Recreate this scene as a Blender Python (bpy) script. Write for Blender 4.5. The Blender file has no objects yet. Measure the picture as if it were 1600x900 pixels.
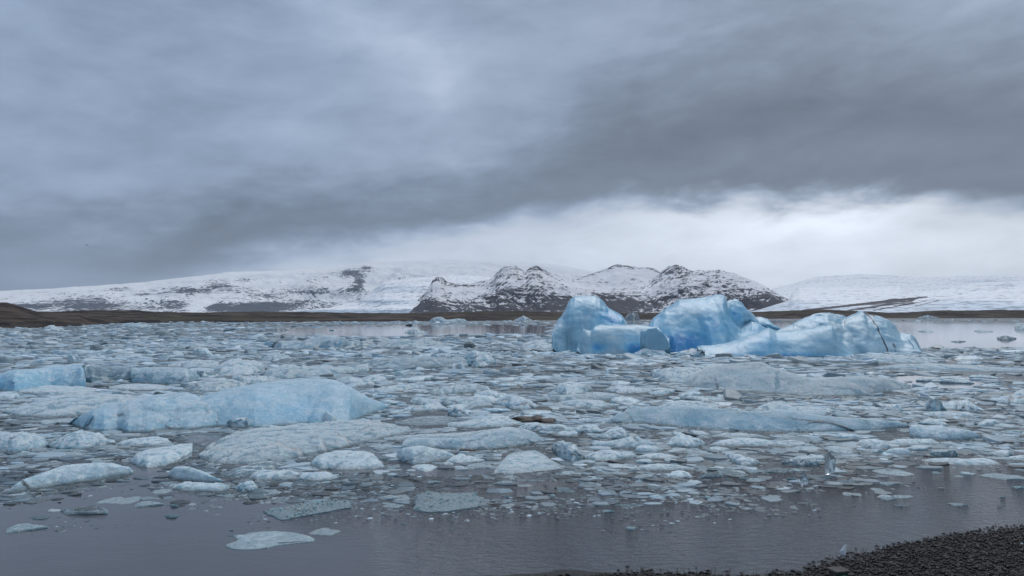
import bpy, math, random
import numpy as np

rng = np.random.default_rng(7)
random.seed(7)
SC = bpy.context.scene
COL = SC.collection

# ---------------------------------------------------------------- camera
F, CX, CY, HOR, CAMH = 1200.0, 800.0, 450.0, 492.0, 5.0
PITCH = math.atan((HOR - CY) / F)
cam_d = bpy.data.cameras.new('camera')
cam = bpy.data.objects.new('camera', cam_d)
COL.objects.link(cam)
cam.location = (0, 0, CAMH)
cam.rotation_euler = (math.pi / 2 + PITCH, 0, 0)
cam_d.sensor_width = 36.0
cam_d.lens = 36.0 * F / 1600.0
cam_d.clip_start = 0.1
cam_d.clip_end = 90000
SC.camera = cam

# ---------------------------------------------------------------- colour management
SC.view_settings.view_transform = 'Standard'
SC.view_settings.look = 'None'
SC.view_settings.exposure = 0.03
SC.view_settings.gamma = 1.0
SC.view_settings.use_curve_mapping = False
SC.cycles.max_bounces = 6
SC.cycles.diffuse_bounces = 2
SC.cycles.glossy_bounces = 3
SC.cycles.transmission_bounces = 4
SC.cycles.volume_bounces = 0
SC.cycles.use_denoising = True

SUN_EL, SUN_AZ = 52.0, 22.0       # ahead and a little right, behind the thin cloud (degrees from +Y, clockwise)


def lin(c):
    return tuple(((v / 255.0) / 12.92 if v / 255.0 <= 0.04045 else ((v / 255.0 + 0.055) / 1.055) ** 2.4) for v in c)


# ---------------------------------------------------------------- node helper
class NG:
    def __init__(self, tree):
        self.t = tree; self.n = tree.nodes; self.l = tree.links; self.n.clear()

    def node(self, typ, **kw):
        nd = self.n.new(typ)
        for k, v in kw.items():
            setattr(nd, k, v)
        return nd

    def put(self, sock, v):
        if v is None:
            return
        if isinstance(v, bpy.types.NodeSocket):
            self.l.new(v, sock)
        elif isinstance(v, (tuple, list)):
            v = tuple(v)
            if len(sock.default_value) == 4 and len(v) == 3:
                v = v + (1,)
            sock.default_value = v
        else:
            try:
                sock.default_value = v
            except TypeError:
                sock.default_value = (v, v, v, 1) if len(sock.default_value) == 4 else (v, v, v)

    def m(self, op, a, b=None, c=None, clamp=False):
        nd = self.node('ShaderNodeMath', operation=op, use_clamp=clamp)
        for i, v in enumerate((a, b, c)):
            self.put(nd.inputs[i], v)
        return nd.outputs[0]

    def add(self, a, b): return self.m('ADD', a, b)
    def sub(self, a, b): return self.m('SUBTRACT', a, b)
    def mul(self, a, b): return self.m('MULTIPLY', a, b)

    def ss(self, x, lo, hi, a=0.0, b=1.0):
        nd = self.node('ShaderNodeMapRange', interpolation_type='SMOOTHSTEP')
        for i, v in zip((0, 1, 2, 3, 4), (x, lo, hi, a, b)):
            self.put(nd.inputs[i], v)
        return nd.outputs[0]

    def mix(self, f, a, b, typ='MIX'):
        nd = self.node('ShaderNodeMix', data_type='RGBA', blend_type=typ)
        self.put(nd.inputs[0], f); self.put(nd.inputs[6], a); self.put(nd.inputs[7], b)
        return nd.outputs[2]

    def curve(self, x, pts):
        nd = self.node('ShaderNodeFloatCurve')
        c = nd.mapping.curves[0]
        nd.mapping.use_clip = False
        while len(c.points) > 2:
            c.points.remove(c.points[1])
        c.points[0].location = pts[0]; c.points[1].location = pts[-1]
        for p in pts[1:-1]:
            c.points.new(*p)
        nd.mapping.update()
        self.put(nd.inputs[1], x)
        return nd.outputs[0]

    def noise(self, vec, scale, detail=4, rough=0.5, dist=0.0, out=0, lac=2.0):
        nd = self.node('ShaderNodeTexNoise')
        self.put(nd.inputs['Vector'], vec); nd.inputs['Scale'].default_value = scale
        nd.inputs['Detail'].default_value = detail; nd.inputs['Roughness'].default_value = rough
        nd.inputs['Distortion'].default_value = dist; nd.inputs['Lacunarity'].default_value = lac
        return nd.outputs[out]

    def vor(self, vec, scale, feature='F1', out='Distance', rand=1.0):
        nd = self.node('ShaderNodeTexVoronoi', feature=feature)
        self.put(nd.inputs['Vector'], vec); nd.inputs['Scale'].default_value = scale
        nd.inputs['Randomness'].default_value = rand
        return nd.outputs[out]

    def mapping(self, vec, scale=(1, 1, 1), loc=(0, 0, 0), rot=(0, 0, 0)):
        nd = self.node('ShaderNodeMapping')
        self.put(nd.inputs[0], vec)
        nd.inputs[1].default_value = loc; nd.inputs[2].default_value = rot; nd.inputs[3].default_value = scale
        return nd.outputs[0]

    def attr(self, name, typ='GEOMETRY', out='Fac'):
        nd = self.node('ShaderNodeAttribute', attribute_type=typ, attribute_name=name)
        return nd.outputs[out]

    def xyz(self, vec):
        nd = self.node('ShaderNodeSeparateXYZ'); self.put(nd.inputs[0], vec)
        return nd.outputs

    def comb(self, x, y, z):
        nd = self.node('ShaderNodeCombineXYZ')
        for i, v in enumerate((x, y, z)):
            self.put(nd.inputs[i], v)
        return nd.outputs[0]

    def bump(self, h, strength=0.5, dist=1.0, normal=None):
        nd = self.node('ShaderNodeBump')
        self.put(nd.inputs['Strength'], strength); self.put(nd.inputs['Distance'], dist)
        self.put(nd.inputs['Height'], h); self.put(nd.inputs['Normal'], normal)
        return nd.outputs[0]


# ---------------------------------------------------------------- world: overcast sky
def az_of(px): return math.degrees(math.atan((px - CX) / F))
def el_of(py, px=800):
    c = (px - CX) / F
    return math.degrees(math.atan((HOR - py) / F / math.sqrt(1 + c * c)))


world = bpy.data.worlds.new('World'); SC.world = world; world.use_nodes = True
g = NG(world.node_tree)
dirv = g.node('ShaderNodeTexCoord').outputs['Generated']
X, Y, Z = g.xyz(dirv)[:3]
A = g.mul(g.m('ARCTAN2', X, Y), 180 / math.pi)          # azimuth, degrees
E = g.mul(g.m('ARCSINE', Z), 180 / math.pi)             # elevation, degrees
# cloud-layer coordinates: the direction cast on a flat layer overhead, clouds drawn out along the wind
zz = g.m('MAXIMUM', g.add(Z, 0.10), 0.05)
P = g.comb(g.m('DIVIDE', X, zz), g.m('DIVIDE', Y, zz), 0.0)
Pw = g.mapping(P, scale=(1.0, 0.42, 1.0), rot=(0, 0, math.radians(62)))
n1 = g.noise(Pw, 0.55, 6, 0.55, 0.6)
n2 = g.noise(Pw, 1.9, 6, 0.6, 0.4)
n3 = g.noise(g.comb(g.mul(A, 0.055), g.mul(E, 0.16), 3.1), 1.0, 6, 0.58, 0.5)
n4 = g.noise(g.comb(g.mul(A, 0.16), g.mul(g.add(E, g.mul(A, -0.10)), 0.42), 7.7), 1.0, 5, 0.55, 0.35)
n5 = g.noise(g.comb(g.mul(A, 0.42), g.mul(E, 0.9), 1.7), 1.0, 4, 0.55, 0.3)
n1c, n2c, n3c, n4c, n5c = g.sub(n1, 0.5), g.sub(n2, 0.5), g.sub(n3, 0.5), g.sub(n4, 0.5), g.sub(n5, 0.5)
An = g.m('DIVIDE', g.add(A, 90.0), 180.0, clamp=True)


def cpts(lst, lo=0.0, hi=30.0):
    return [((a + 90) / 180.0, (v - lo) / (hi - lo)) for a, v in lst]


# lower edge of the dark cloud bank
edge_px = [(0, 446), (180, 450), (270, 432), (330, 404), (430, 378), (560, 366), (700, 356), (800, 342), (880, 328), (960, 308),
           (1060, 312), (1180, 318), (1300, 313), (1430, 308), (1520, 325), (1600, 330)]
edge = [(-90, 0.5), (-55, 0.5)] + [(az_of(x), el_of(y, x)) for x, y in edge_px] + [(60, 7.0), (90, 6)]
edge_el = g.sub(g.mul(g.curve(An, cpts(edge, 0, 30)), 30.0), 0.6)
d = g.add(g.sub(E, edge_el), g.add(g.mul(n3c, 3.0), g.add(g.mul(n4c, 4.2), g.mul(n5c, 1.6))))
bank = g.ss(d, g.ss(A, -30, 0, -2.4, -1.3), 1.9)                              # 0 clear strip below, 1 in the bank
# luminance above the edge: dark just above, lighter higher up
width = g.mul(g.curve(An, cpts([(-90, 6), (-34, 5), (-20, 5.0), (-8, 5.5), (4, 8), (14, 12), (25, 14), (34, 13.5), (90, 8)], 0, 30)), 30.0)
rise = g.ss(g.m('DIVIDE', g.add(d, g.mul(n1c, 5.0)), width), 0.35, 1.35)
Lbank = g.m('ADD', 0.20, g.mul(rise, 0.165))


def blob(px, py, sx, sy, amp, rot=0.0):
    a0, e0 = az_of(px), el_of(py, px)
    da = g.sub(A, a0); de = g.sub(E, e0)
    c, s = math.cos(math.radians(rot)), math.sin(math.radians(rot))
    u = g.m('DIVIDE', g.add(g.mul(da, c), g.mul(de, s)), sx)
    v = g.m('DIVIDE', g.sub(g.mul(de, c), g.mul(da, s)), sy)
    r2 = g.add(g.mul(u, u), g.mul(v, v))
    return g.mul(g.m('POWER', 2.71828, g.mul(r2, -1.0)), amp)


tot = None
for b in [(690, 135, 2.2, 2.4, 0.10, 0), (600, 50, 7, 2.2, 0.09, -15), (420, 190, 9, 2.0, 0.04, 10), (60, 150, 6, 5, 0.02, 0),
          (130, 285, 6, 1.8, 0.05, -4), (1500, 20, 9, 2.6, 0.06, 0), (1160, 40, 7, 2.0, 0.02, 10), (20, 400, 6, 2.2, 0.10, 0), (90, 440, 6, 1.2, 0.10, 0), (350, 300, 9, 1.6, -0.035, 12), (1250, 250, 14, 1.8, 0.035, 3),
          (180, 250, 8, 1.3, -0.035, 8), (30, 60, 7, 1.5, -0.02, 0), (1300, 150, 13, 2.6, -0.035, 10)]:
    r = blob(*b)
    tot = r if tot is None else g.add(tot, r)
fade_hi = g.ss(E, 24, 60)
Lbank = g.add(Lbank, tot)
Lbank = g.add(Lbank, g.mul(fade_hi, 0.22))
Lbank = g.mul(Lbank, g.add(1.0, g.add(g.mul(n1c, 0.40), g.add(g.mul(n4c, 0.50), g.add(g.mul(n3c, 0.55), g.mul(n5c, 0.16))))))
# luminance of the bright strip under the bank
Lclr = g.curve(An, [((a + 90) / 180, v) for a, v in
                    [(-90, .40), (-40, .30), (-33, .36), (-27, .50), (-20, .64), (-12, .70), (0, .74), (8, .80), (15, .90), (22, .95), (28, .90), (34, .82), (60, .55), (90, .5)]])
Lclr = g.add(Lclr, g.add(blob(1300, 335, 6.0, 1.1, 0.14, 3), blob(1450, 345, 3.0, 1.0, -0.14, 0)))
Lclr = g.add(Lclr, g.add(blob(900, 350, 4, 1.0, -0.10, 0), blob(1120, 320, 5, 0.6, -0.06, 0)))
Lclr = g.mul(Lclr, g.add(1.0, g.add(g.mul(n4c, 0.40), g.mul(n5c, 0.16))))
L = g.add(g.mul(Lclr, g.sub(1.0, bank)), g.mul(Lbank, bank))
# hue: brighter and farther right is more neutral, the left is bluer
warm = g.m('ADD', g.ss(L, 0.30, 0.75, 0.0, 0.55), g.mul(g.ss(A, -30, 30), 0.28), clamp=True)
tint = g.mix(warm, (0.765, 1.0, 1.40), (0.955, 1.0, 1.08))
grey = g.mul(bank, g.mul(g.ss(L, 0.30, 0.16), 0.12))
tint = g.mix(grey, tint, (0.79, 1.0, 1.30))
cloud = g.mix(1.0, tint, g.comb(L, L, L), 'MULTIPLY')
below = g.ss(E, -0.5, -8.0)
cloud = g.mix(below, cloud, (0.10, 0.12, 0.15))
# the strip low over the horizon is also seen through the haze
sky = g.node('ShaderNodeTexSky')
sky.sky_type = 'NISHITA'; sky.sun_disc = False
sky.sun_elevation = math.radians(SUN_EL); sky.sun_rotation = math.radians(SUN_AZ)
sky.air_density = 1.0; sky.dust_density = 1.5; sky.ozone_density = 1.0
# a closed cloud layer in front of the clear sky: 94 per cent cover
cl10 = g.mix(1.0, cloud, (10.0, 10.0, 10.0), 'MULTIPLY')
skyc = g.mix(0.95, sky.outputs[0], cl10)
bg = g.node('ShaderNodeBackground')
g.put(bg.inputs[0], skyc); bg.inputs[1].default_value = 0.1
out = g.node('ShaderNodeOutputWorld')
g.l.new(bg.outputs[0], out.inputs[0])
world.cycles.sampling_method = 'MANUAL'
world.cycles.sample_map_resolution = 512

# ---------------------------------------------------------------- sun through thick cloud
sun_d = bpy.data.lights.new('sun', 'SUN')
sun = bpy.data.objects.new('sun', sun_d)
COL.objects.link(sun)
sun_d.energy = 1.5
sun_d.angle = math.radians(40)
sun_d.color = (1.0, 0.97, 0.93)
sun.rotation_euler = (math.radians(90 - SUN_EL), 0, math.radians(180 - SUN_AZ))


# ---------------------------------------------------------------- numpy noise
def _hash(i, j, k, s):
    with np.errstate(over='ignore'):
        h = (i.astype(np.uint64) * np.uint64(374761393) + j.astype(np.uint64) * np.uint64(668265263)
             + k.astype(np.uint64) * np.uint64(2147483647) + np.uint64(s * 144665 + 12345)) & np.uint64(0xffffffff)
        h = ((h ^ (h >> np.uint64(13))) * np.uint64(1274126177)) & np.uint64(0xffffffff)
        h = ((h ^ (h >> np.uint64(16))) * np.uint64(2246822519)) & np.uint64(0xffffffff)
        h = h ^ (h >> np.uint64(15))
    return (h & np.uint64(0xffffff)).astype(np.float64) / 16777215.0


def vnoise(P, s=0):
    Q = P + 1000.0
    I = np.floor(Q).astype(np.int64); f = Q - I
    u = f * f * f * (f * (f * 6 - 15) + 10)
    r = 0
    for a in (0, 1):
        for b in (0, 1):
            for c in (0, 1):
                w = (u[..., 0] if a else 1 - u[..., 0]) * (u[..., 1] if b else 1 - u[..., 1]) * (u[..., 2] if c else 1 - u[..., 2])
                r = r + w * _hash(I[..., 0] + a, I[..., 1] + b, I[..., 2] + c, s)
    return r * 2 - 1


def fbm(P, octv=4, s=0, gain=0.5):
    r = 0; a = 1.0; t = 0
    for o in range(octv):
        r = r + a * vnoise(P * (2.03 ** o) + o * 17.3, s + o); t += a; a *= gain
    return r / t


def ridged(P, octv=4, s=0, gain=0.5):
    r = 0; a = 1.0; t = 0
    for o in range(octv):
        n = 1 - np.abs(vnoise(P * (2.07 ** o) + o * 11.7, s + o)) * 1.6
        r = r + a * n; t += a; a *= gain
    return r / t


def facets(P, s=0):
    """piecewise-planar break surfaces: every random cell tilts its own way"""
    Q = P + 1000.0
    I = np.floor(Q).astype(np.int64)
    best = np.full(P.shape[:-1], 1e9); val = np.zeros(P.shape[:-1])
    for a in (-1, 0, 1):
        for b in (-1, 0, 1):
            for c in (-1, 0, 1):
                i, j, k = I[..., 0] + a, I[..., 1] + b, I[..., 2] + c
                sx, sy, sz = (i + _hash(i, j, k, s), j + _hash(i, j, k, s + 1), k + _hash(i, j, k, s + 2))
                dx, dy, dz = Q[..., 0] - sx, Q[..., 1] - sy, Q[..., 2] - sz
                dd = dx * dx + dy * dy + dz * dz
                v = (dx * (_hash(i, j, k, s + 3) - .5) + dy * (_hash(i, j, k, s + 4) - .5) + dz * (_hash(i, j, k, s + 5) - .5)) * 2 \
                    + (_hash(i, j, k, s + 6) - .5) * 0.7
                m = dd < best
                best = np.where(m, dd, best); val = np.where(m, v, val)
    return val


# ---------------------------------------------------------------- mesh helpers
def mesh_np(name, V, faces, attrs=None, smooth=True):
    """faces: list of int arrays (n,k)"""
    me = bpy.data.meshes.new(name)
    V = np.ascontiguousarray(V, dtype=np.float32).reshape(-1, 3)
    me.vertices.add(len(V)); me.vertices.foreach_set('co', V.ravel())
    faces = [np.asarray(f, dtype=np.int32) for f in faces if len(f)]
    tot_l = sum(f.size for f in faces); tot_p = sum(len(f) for f in faces)
    me.loops.add(tot_l); me.loops.foreach_set('vertex_index', np.concatenate([f.ravel() for f in faces]))
    me.polygons.add(tot_p)
    sizes = np.concatenate([np.full(len(f), f.shape[1], np.int32) for f in faces])
    starts = np.concatenate([[0], np.cumsum(sizes)[:-1]]).astype(np.int32)
    me.polygons.foreach_set('loop_start', starts)
    me.polygons.foreach_set('use_smooth', np.full(tot_p, smooth, dtype=bool))
    for k, v in (attrs or {}).items():
        at = me.attributes.new(k, 'FLOAT', 'POINT')
        at.data.foreach_set('value', np.ascontiguousarray(v, dtype=np.float32).ravel())
    me.update(calc_edges=True)
    return me


def link(name, me, mat=None, parent=None, label=None, cat=None, group=None, kind=None, loc=None):
    o = bpy.data.objects.new(name, me)
    COL.objects.link(o)
    if me is not None and mat is not None and not me.materials:
        me.materials.append(mat)
    if parent is not None:
        o.parent = parent
    if label: o['label'] = label
    if cat: o['category'] = cat
    if group: o['group'] = group
    if kind: o['kind'] = kind
    if loc is not None: o.location = loc
    return o


def grid_faces(nu, nv, wrap_v=False):
    """vertex index = iu*nv + iv"""
    iu = np.arange(nu - 1)[:, None]; iv = np.arange(nv if wrap_v else nv - 1)[None, :]
    a = iu * nv + iv; b = iu * nv + (iv + 1) % nv
    c = (iu + 1) * nv + (iv + 1) % nv; dd = (iu + 1) * nv + iv
    return np.stack([a, dd, c, b], -1).reshape(-1, 4)


def ray(px, py):
    """direction of the line of sight that meets the photograph at (px, py)"""
    cx = (np.asarray(px, float) - CX) / F; cy = (CY - np.asarray(py, float)) / F
    cp, sp = math.cos(PITCH), math.sin(PITCH)
    return cx, cp - cy * sp, sp + cy * cp


def ground(px, py, z=0.0):
    dx, dy, dz = ray(px, py)
    t = (z - CAMH) / np.minimum(dz, -1e-5)
    return dx * t, dy * t


def gdist(px, py):
    return ground(px, py)[1]


def interp(pts, x):
    p = np.array(pts, float)
    return np.interp(x, p[:, 0], p[:, 1])


# ---------------------------------------------------------------- materials
def new_mat(name):
    m = bpy.data.materials.new(name); m.use_nodes = True
    return m, NG(m.node_tree)


def finish(g, bsdf, disp=None):
    o = g.node('ShaderNodeOutputMaterial')
    g.l.new(bsdf.outputs[0], o.inputs[0])


def principled(g, **kw):
    b = g.node('ShaderNodeBsdfPrincipled')
    for k, v in kw.items():
        g.put(b.inputs[k.replace('_', ' ')], v)
    return b


def mat_mountain(name, rockA, rockB, snow, sc=1.0, soft=0.10):
    """snow lying on rock; the attribute 'rock' says how bare each place is"""
    m, g = new_mat(name)
    pos = g.node('ShaderNodeNewGeometry').outputs['Position']
    nrm = g.node('ShaderNodeNewGeometry').outputs['Normal']
    rock = g.attr('rock')
    p1 = g.mapping(pos, scale=(1 / 420 * sc, 1 / 420 * sc, 1 / 38 * sc))
    strata = g.noise(p1, 1.0, 7, 0.62, 0.8)
    p2 = g.mapping(pos, scale=(1 / 70 * sc, 1 / 70 * sc, 1 / 30 * sc))
    fine = g.noise(p2, 1.0, 8, 0.68, 0.3)
    e_ = g.xyz(pos)
    sl = g.mul(g.ss(g.noise(g.mapping(pos, scale=(1 / 900, 1 / 900, 1 / 900)), 1.0, 2, 0.5), 0.42, 0.58), 2.6)
    u_ = g.add(e_[0], g.mul(e_[2], g.sub(sl, 1.3)))
    p3 = g.comb(g.mul(u_, sc / 26), g.mul(e_[1], sc / 300), g.mul(e_[2], sc / 200))
    grit = g.noise(p3, 1.0, 5, 0.68, 0.6)
    v = g.add(g.mul(g.sub(strata, .5), 2.4), g.add(g.mul(g.sub(fine, .5), 3.6), g.mul(g.sub(grit, .5), 3.2)))
    v = g.add(v, g.mul(g.sub(0.80, g.xyz(nrm)[2]), 0.9))
    k = g.ss(g.add(rock, v), 0.5 - soft, 0.5 + soft)
    rc = g.mix(g.noise(p2, 2.3, 4, 0.6), rockA, rockB)
    sn = g.mix(g.noise(p1, 2.0, 3, 0.5), snow, tuple(c * 0.9 for c in snow))
    col = g.mix(k, sn, rc)
    h = g.add(g.mul(fine, 1.0), g.mul(grit, 0.5))
    b = principled(g, Base_Color=col, Roughness=0.85, Specular_IOR_Level=0.2, Normal=g.bump(h, 0.6, 40 / sc))
    finish(g, b)
    return m


def mat_glacier(name):
    m, g = new_mat(name)
    pos = g.node('ShaderNodeNewGeometry').outputs['Position']
    rock = g.attr('rock'); blue = g.attr('blue')
    p = g.mapping(pos, scale=(1 / 500, 1 / 90, 1 / 60))
    n = g.noise(p, 1.0, 6, 0.65, 0.5)
    p2 = g.mapping(pos, scale=(1 / 45, 1 / 45, 1 / 30))
    n2 = g.noise(p2, 1.0, 5, 0.7)
    b_ = g.ss(g.add(blue, g.mul(g.sub(n, 0.5), 1.6)), 0.1, 1.1)
    speck = g.mul(g.ss(g.add(g.add(n2, g.mul(n, 0.5)), g.mul(blue, 0.16)), 0.80, 0.93), 0.8)
    col = g.mix(b_, (0.86, 0.88, 0.91), (0.47, 0.62, 0.76))
    col = g.mix(speck, col, (0.20, 0.24, 0.29))
    v = g.mul(g.sub(n, .5), 1.8)
    k = g.ss(g.add(rock, g.add(v, g.mul(g.sub(n2, .5), .5))), 0.4, 0.6)
    col = g.mix(k, col, (0.055, 0.055, 0.065))
    b = principled(g, Base_Color=col, Roughness=0.8, Specular_IOR_Level=0.2, Normal=g.bump(g.add(n, g.mul(n2, .4)), 0.5, 20))
    finish(g, b)
    return m


def mat_moraine():
    m, g = new_mat('moraine_gravel')
    pos = g.node('ShaderNodeNewGeometry').outputs['Position']
    nrm = g.xyz(g.node('ShaderNodeNewGeometry').outputs['Normal'])
    dark = g.attr('rock')
    p = g.mapping(pos, scale=(1 / 45, 1 / 45, 1 / 3.0))
    n = g.noise(p, 1.0, 7, 0.62, 0.9)
    n2 = g.noise(g.mapping(pos, scale=(1 / 6, 1 / 6, 1 / 1.2)), 1.0, 6, 0.7)
    n3 = g.noise(g.mapping(pos, scale=(1 / 90, 1 / 90, 1 / 12)), 1.0, 3, 0.5)
    col = g.mix(g.ss(n, 0.42, 0.62), (0.020, 0.017, 0.017), (0.085, 0.067, 0.056))
    col = g.mix(g.mul(g.ss(n3, 0.5, 0.66), 0.7), col, (0.055, 0.055, 0.034))
    col = g.mix(g.ss(g.add(dark, g.mul(g.sub(n, .5), 0.8)), 0.4, 0.6), col, (0.014, 0.012, 0.015))
    col = g.mix(g.ss(n2, 0.58, 0.72, 0, 0.45), col, (0.13, 0.11, 0.09))
    col = g.mix(g.ss(n2, 0.42, 0.30, 0, 0.7), col, (0.018, 0.016, 0.017))
    b = principled(g, Base_Color=col, Roughness=0.95, Specular_IOR_Level=0.15, Normal=g.bump(g.add(n, n2), 0.7, 1.2))
    finish(g, b)
    return m


def ice_material(name, sss=True):
    """Glacier ice. Attributes: blue 0..1 (clear dense blue, deepest also painted shade), dirt 0..1, clear 0..1 (dark bubble-free ice),
    tone (object property, -1..1) for pieces that share a mesh."""
    m, g = new_mat(name)
    tc = g.node('ShaderNodeTexCoord').outputs['Object']
    oi = g.node('ShaderNodeObjectInfo').outputs['Random']
    blue, dirt, clear, frost = g.attr('blue'), g.attr('dirt'), g.attr('clear'), g.attr('frost')
    size = g.m('MAXIMUM', g.attr('size', 'OBJECT'), 0.25)
    iv = g.m('DIVIDE', 1.0, size)
    vec = g.node('ShaderNodeVectorMath', operation='SCALE')
    g.put(vec.inputs[0], tc); g.put(vec.inputs[3], iv)
    pv = g.node('ShaderNodeVectorMath', operation='ADD')
    g.put(pv.inputs[0], vec.outputs[0]); g.put(pv.inputs[1], g.comb(g.mul(oi, 37.0), g.mul(oi, 11.0), 0.0))
    p = pv.outputs[0]
    big = g.noise(p, 1.6, 4, 0.55, 0.8)
    mid = g.noise(p, 6.0, 5, 0.6, 0.5)
    finev = g.noise(tc, 9.0, 5, 0.65, 0.2)
    band = g.noise(g.mapping(p, scale=(0.8, 0.8, 7.0), rot=(0.25, 0.3, 0.2)), 1.6, 4, 0.6, 0.6)
    pw = g.node('ShaderNodeVectorMath', operation='ADD')
    g.put(pw.inputs[0], p); g.put(pw.inputs[1], g.noise(p, 2.5, 3, 0.6, 0.0, 1))
    crack = g.vor(g.mapping(pw.outputs[0], scale=(1.6, 0.9, 1.1)), 1.1, 'DISTANCE_TO_EDGE')
    tone = g.attr('tone', 'OBJECT')
    bl = g.m('ADD', g.add(blue, g.mul(tone, 0.35)), g.add(g.mul(g.mul(g.sub(big, 0.5), 0.8), g.add(0.4, g.mul(g.sub(1.0, g.attr('calm', 'OBJECT')), 0.6))), g.mul(g.sub(band, 0.5), g.add(0.15, g.mul(g.sub(1.0, g.attr('calm', 'OBJECT')), 0.6)))), clamp=True)
    col = g.mix(bl, (0.375, 0.50, 0.55), (0.155, 0.455, 0.67))
    ramp2 = g.ss(g.add(blue, g.mul(g.sub(big, .5), .5)), 0.75, 1.35, 0.0, 0.95)
    col = g.mix(ramp2, col, (0.045, 0.25, 0.53))  # deep blue ice, strengthened to paint shade at the berg feet
    # bubbly, frosted patches and healed cracks are paler
    calm_ = g.sub(1.0, g.attr('calm', 'OBJECT'))
    fr = g.m('ADD', g.mul(g.ss(mid, 0.50, 0.66, 0.0, 0.45), calm_), g.ss(g.add(crack, g.mul(g.sub(mid, .5), .05)), 0.012, 0.0, 0.0, 0.22), clamp=True)
    col = g.mix(g.m('ADD', fr, g.mul(frost, 0.75), clamp=True), col, (0.57, 0.69, 0.735))
    greyish = g.m('ADD', clear, g.ss(g.add(tone, g.mul(g.sub(big, .5), .8)), -0.35, -0.9), clamp=True)
    col = g.mix(g.mul(greyish, g.ss(mid, 0.30, 0.60, 1.0, 0.72)), col, (0.036, 0.060, 0.070))
    dk = g.ss(g.add(g.mul(dirt, 1.1), g.mul(g.sub(g.noise(p, 14.0, 6, 0.72), 0.5), 1.5)), 0.32, 0.72)
    col = g.mix(g.mul(dk, g.ss(dirt, 0.02, 0.2)), col, (0.045, 0.045, 0.042))
    specks = g.ss(g.noise(tc, 26.0, 3, 0.6), 0.66, 0.72, 0.0, 0.55)
    col = g.mix(g.mul(specks, g.add(0.25, dirt)), col, (0.05, 0.05, 0.05))
    # upward-facing ice is mixed paler
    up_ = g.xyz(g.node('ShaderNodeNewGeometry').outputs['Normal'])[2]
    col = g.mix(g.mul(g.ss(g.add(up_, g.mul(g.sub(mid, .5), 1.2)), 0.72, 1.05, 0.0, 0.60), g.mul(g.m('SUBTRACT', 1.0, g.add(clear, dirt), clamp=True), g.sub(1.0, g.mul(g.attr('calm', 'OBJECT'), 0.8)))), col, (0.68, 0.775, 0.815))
    # convex edges are mixed whiter, hollows a deeper teal
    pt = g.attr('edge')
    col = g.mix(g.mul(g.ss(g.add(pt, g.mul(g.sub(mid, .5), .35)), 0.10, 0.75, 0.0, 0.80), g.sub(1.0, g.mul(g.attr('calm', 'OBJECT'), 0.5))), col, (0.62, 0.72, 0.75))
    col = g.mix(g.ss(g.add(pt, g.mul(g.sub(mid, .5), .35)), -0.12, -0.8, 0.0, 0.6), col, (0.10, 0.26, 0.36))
    # darker teal band along the waterline
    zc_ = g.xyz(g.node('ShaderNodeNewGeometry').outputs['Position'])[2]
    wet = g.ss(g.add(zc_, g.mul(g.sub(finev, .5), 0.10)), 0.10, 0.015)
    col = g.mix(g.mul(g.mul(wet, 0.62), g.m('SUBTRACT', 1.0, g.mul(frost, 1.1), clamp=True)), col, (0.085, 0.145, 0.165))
    pit = g.noise(tc, 3.2, 6, 0.7, 0.4)
    col = g.mix(g.mul(g.ss(pit, 0.50, 0.36, 0.0, 0.40), g.sub(1.0, g.attr('calm', 'OBJECT'))), col, (0.16, 0.25, 0.29))
    h = g.add(g.add(g.mul(mid, 0.5), g.mul(finev, 0.25)), g.mul(big, 0.5))
    h = g.add(h, g.mul(pit, 0.5))
    nb = g.bump(g.mul(h, g.mul(size, 0.42)), g.mul(0.75, g.sub(1.0, g.attr('calm', 'OBJECT'))), 0.40)
    rough = g.m('ADD', 0.06, g.mul(mid, 0.36))
    kw = dict(Base_Color=col, Roughness=rough, IOR=1.31, Normal=nb)
    b = principled(g, **kw)
    if sss:
        b.subsurface_method = 'RANDOM_WALK'
        g.put(b.inputs['Subsurface Weight'], 0.55)
        g.put(b.inputs['Subsurface Radius'], (0.30, 0.75, 1.0))
        g.put(b.inputs['Subsurface Scale'], 0.35)
    finish(g, b)
    return m


def brash_material():
    m, g = new_mat('brash_ice_wet')
    pos = g.node('ShaderNodeNewGeometry').outputs['Position']
    tn, tb = g.attr('tone'), g.attr('blue')
    n = g.noise(pos, 3.0, 4, 0.6)
    c = g.node('ShaderNodeValToRGB')
    cr = c.color_ramp
    stops = [(0.0, (0.028, 0.036, 0.040)), (0.14, (0.085, 0.108, 0.118)), (0.34, (0.19, 0.235, 0.25)), (0.55, (0.34, 0.42, 0.455)),
             (0.78, (0.50, 0.60, 0.65)), (1.0, (0.68, 0.76, 0.80))]
    while len(cr.elements) < len(stops): cr.elements.new(0.5)
    for e, (p_, cc) in zip(cr.elements, stops):
        e.position = p_; e.color = (*cc, 1)
    g.put(c.inputs[0], g.m('ADD', tn, g.mul(g.sub(n, 0.5), 0.34), clamp=True))
    col = g.mix(tb, c.outputs[0], (0.78, 0.92, 1.0), 'MULTIPLY')
    col = g.mix(g.mul(tb, 0.3), col, (0.33, 0.52, 0.66))
    b = principled(g, Base_Color=col, Roughness=0.33, IOR=1.31, Normal=g.bump(g.noise(pos, 14, 3, 0.6), 0.5, 0.06))
    finish(g, b)
    return m


def mat_rock(name, a, b_, sc=6.0, rough=0.6):
    m, g = new_mat(name)
    tc = g.node('ShaderNodeTexCoord').outputs['Object']
    n = g.noise(tc, sc, 6, 0.65, 0.4)
    col = g.mix(g.ss(n, 0.35, 0.65), a, b_)
    b = principled(g, Base_Color=col, Roughness=rough, Normal=g.bump(g.noise(tc, sc * 3, 5, 0.7), 0.7, 0.05))
    finish(g, b)
    return m


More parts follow.
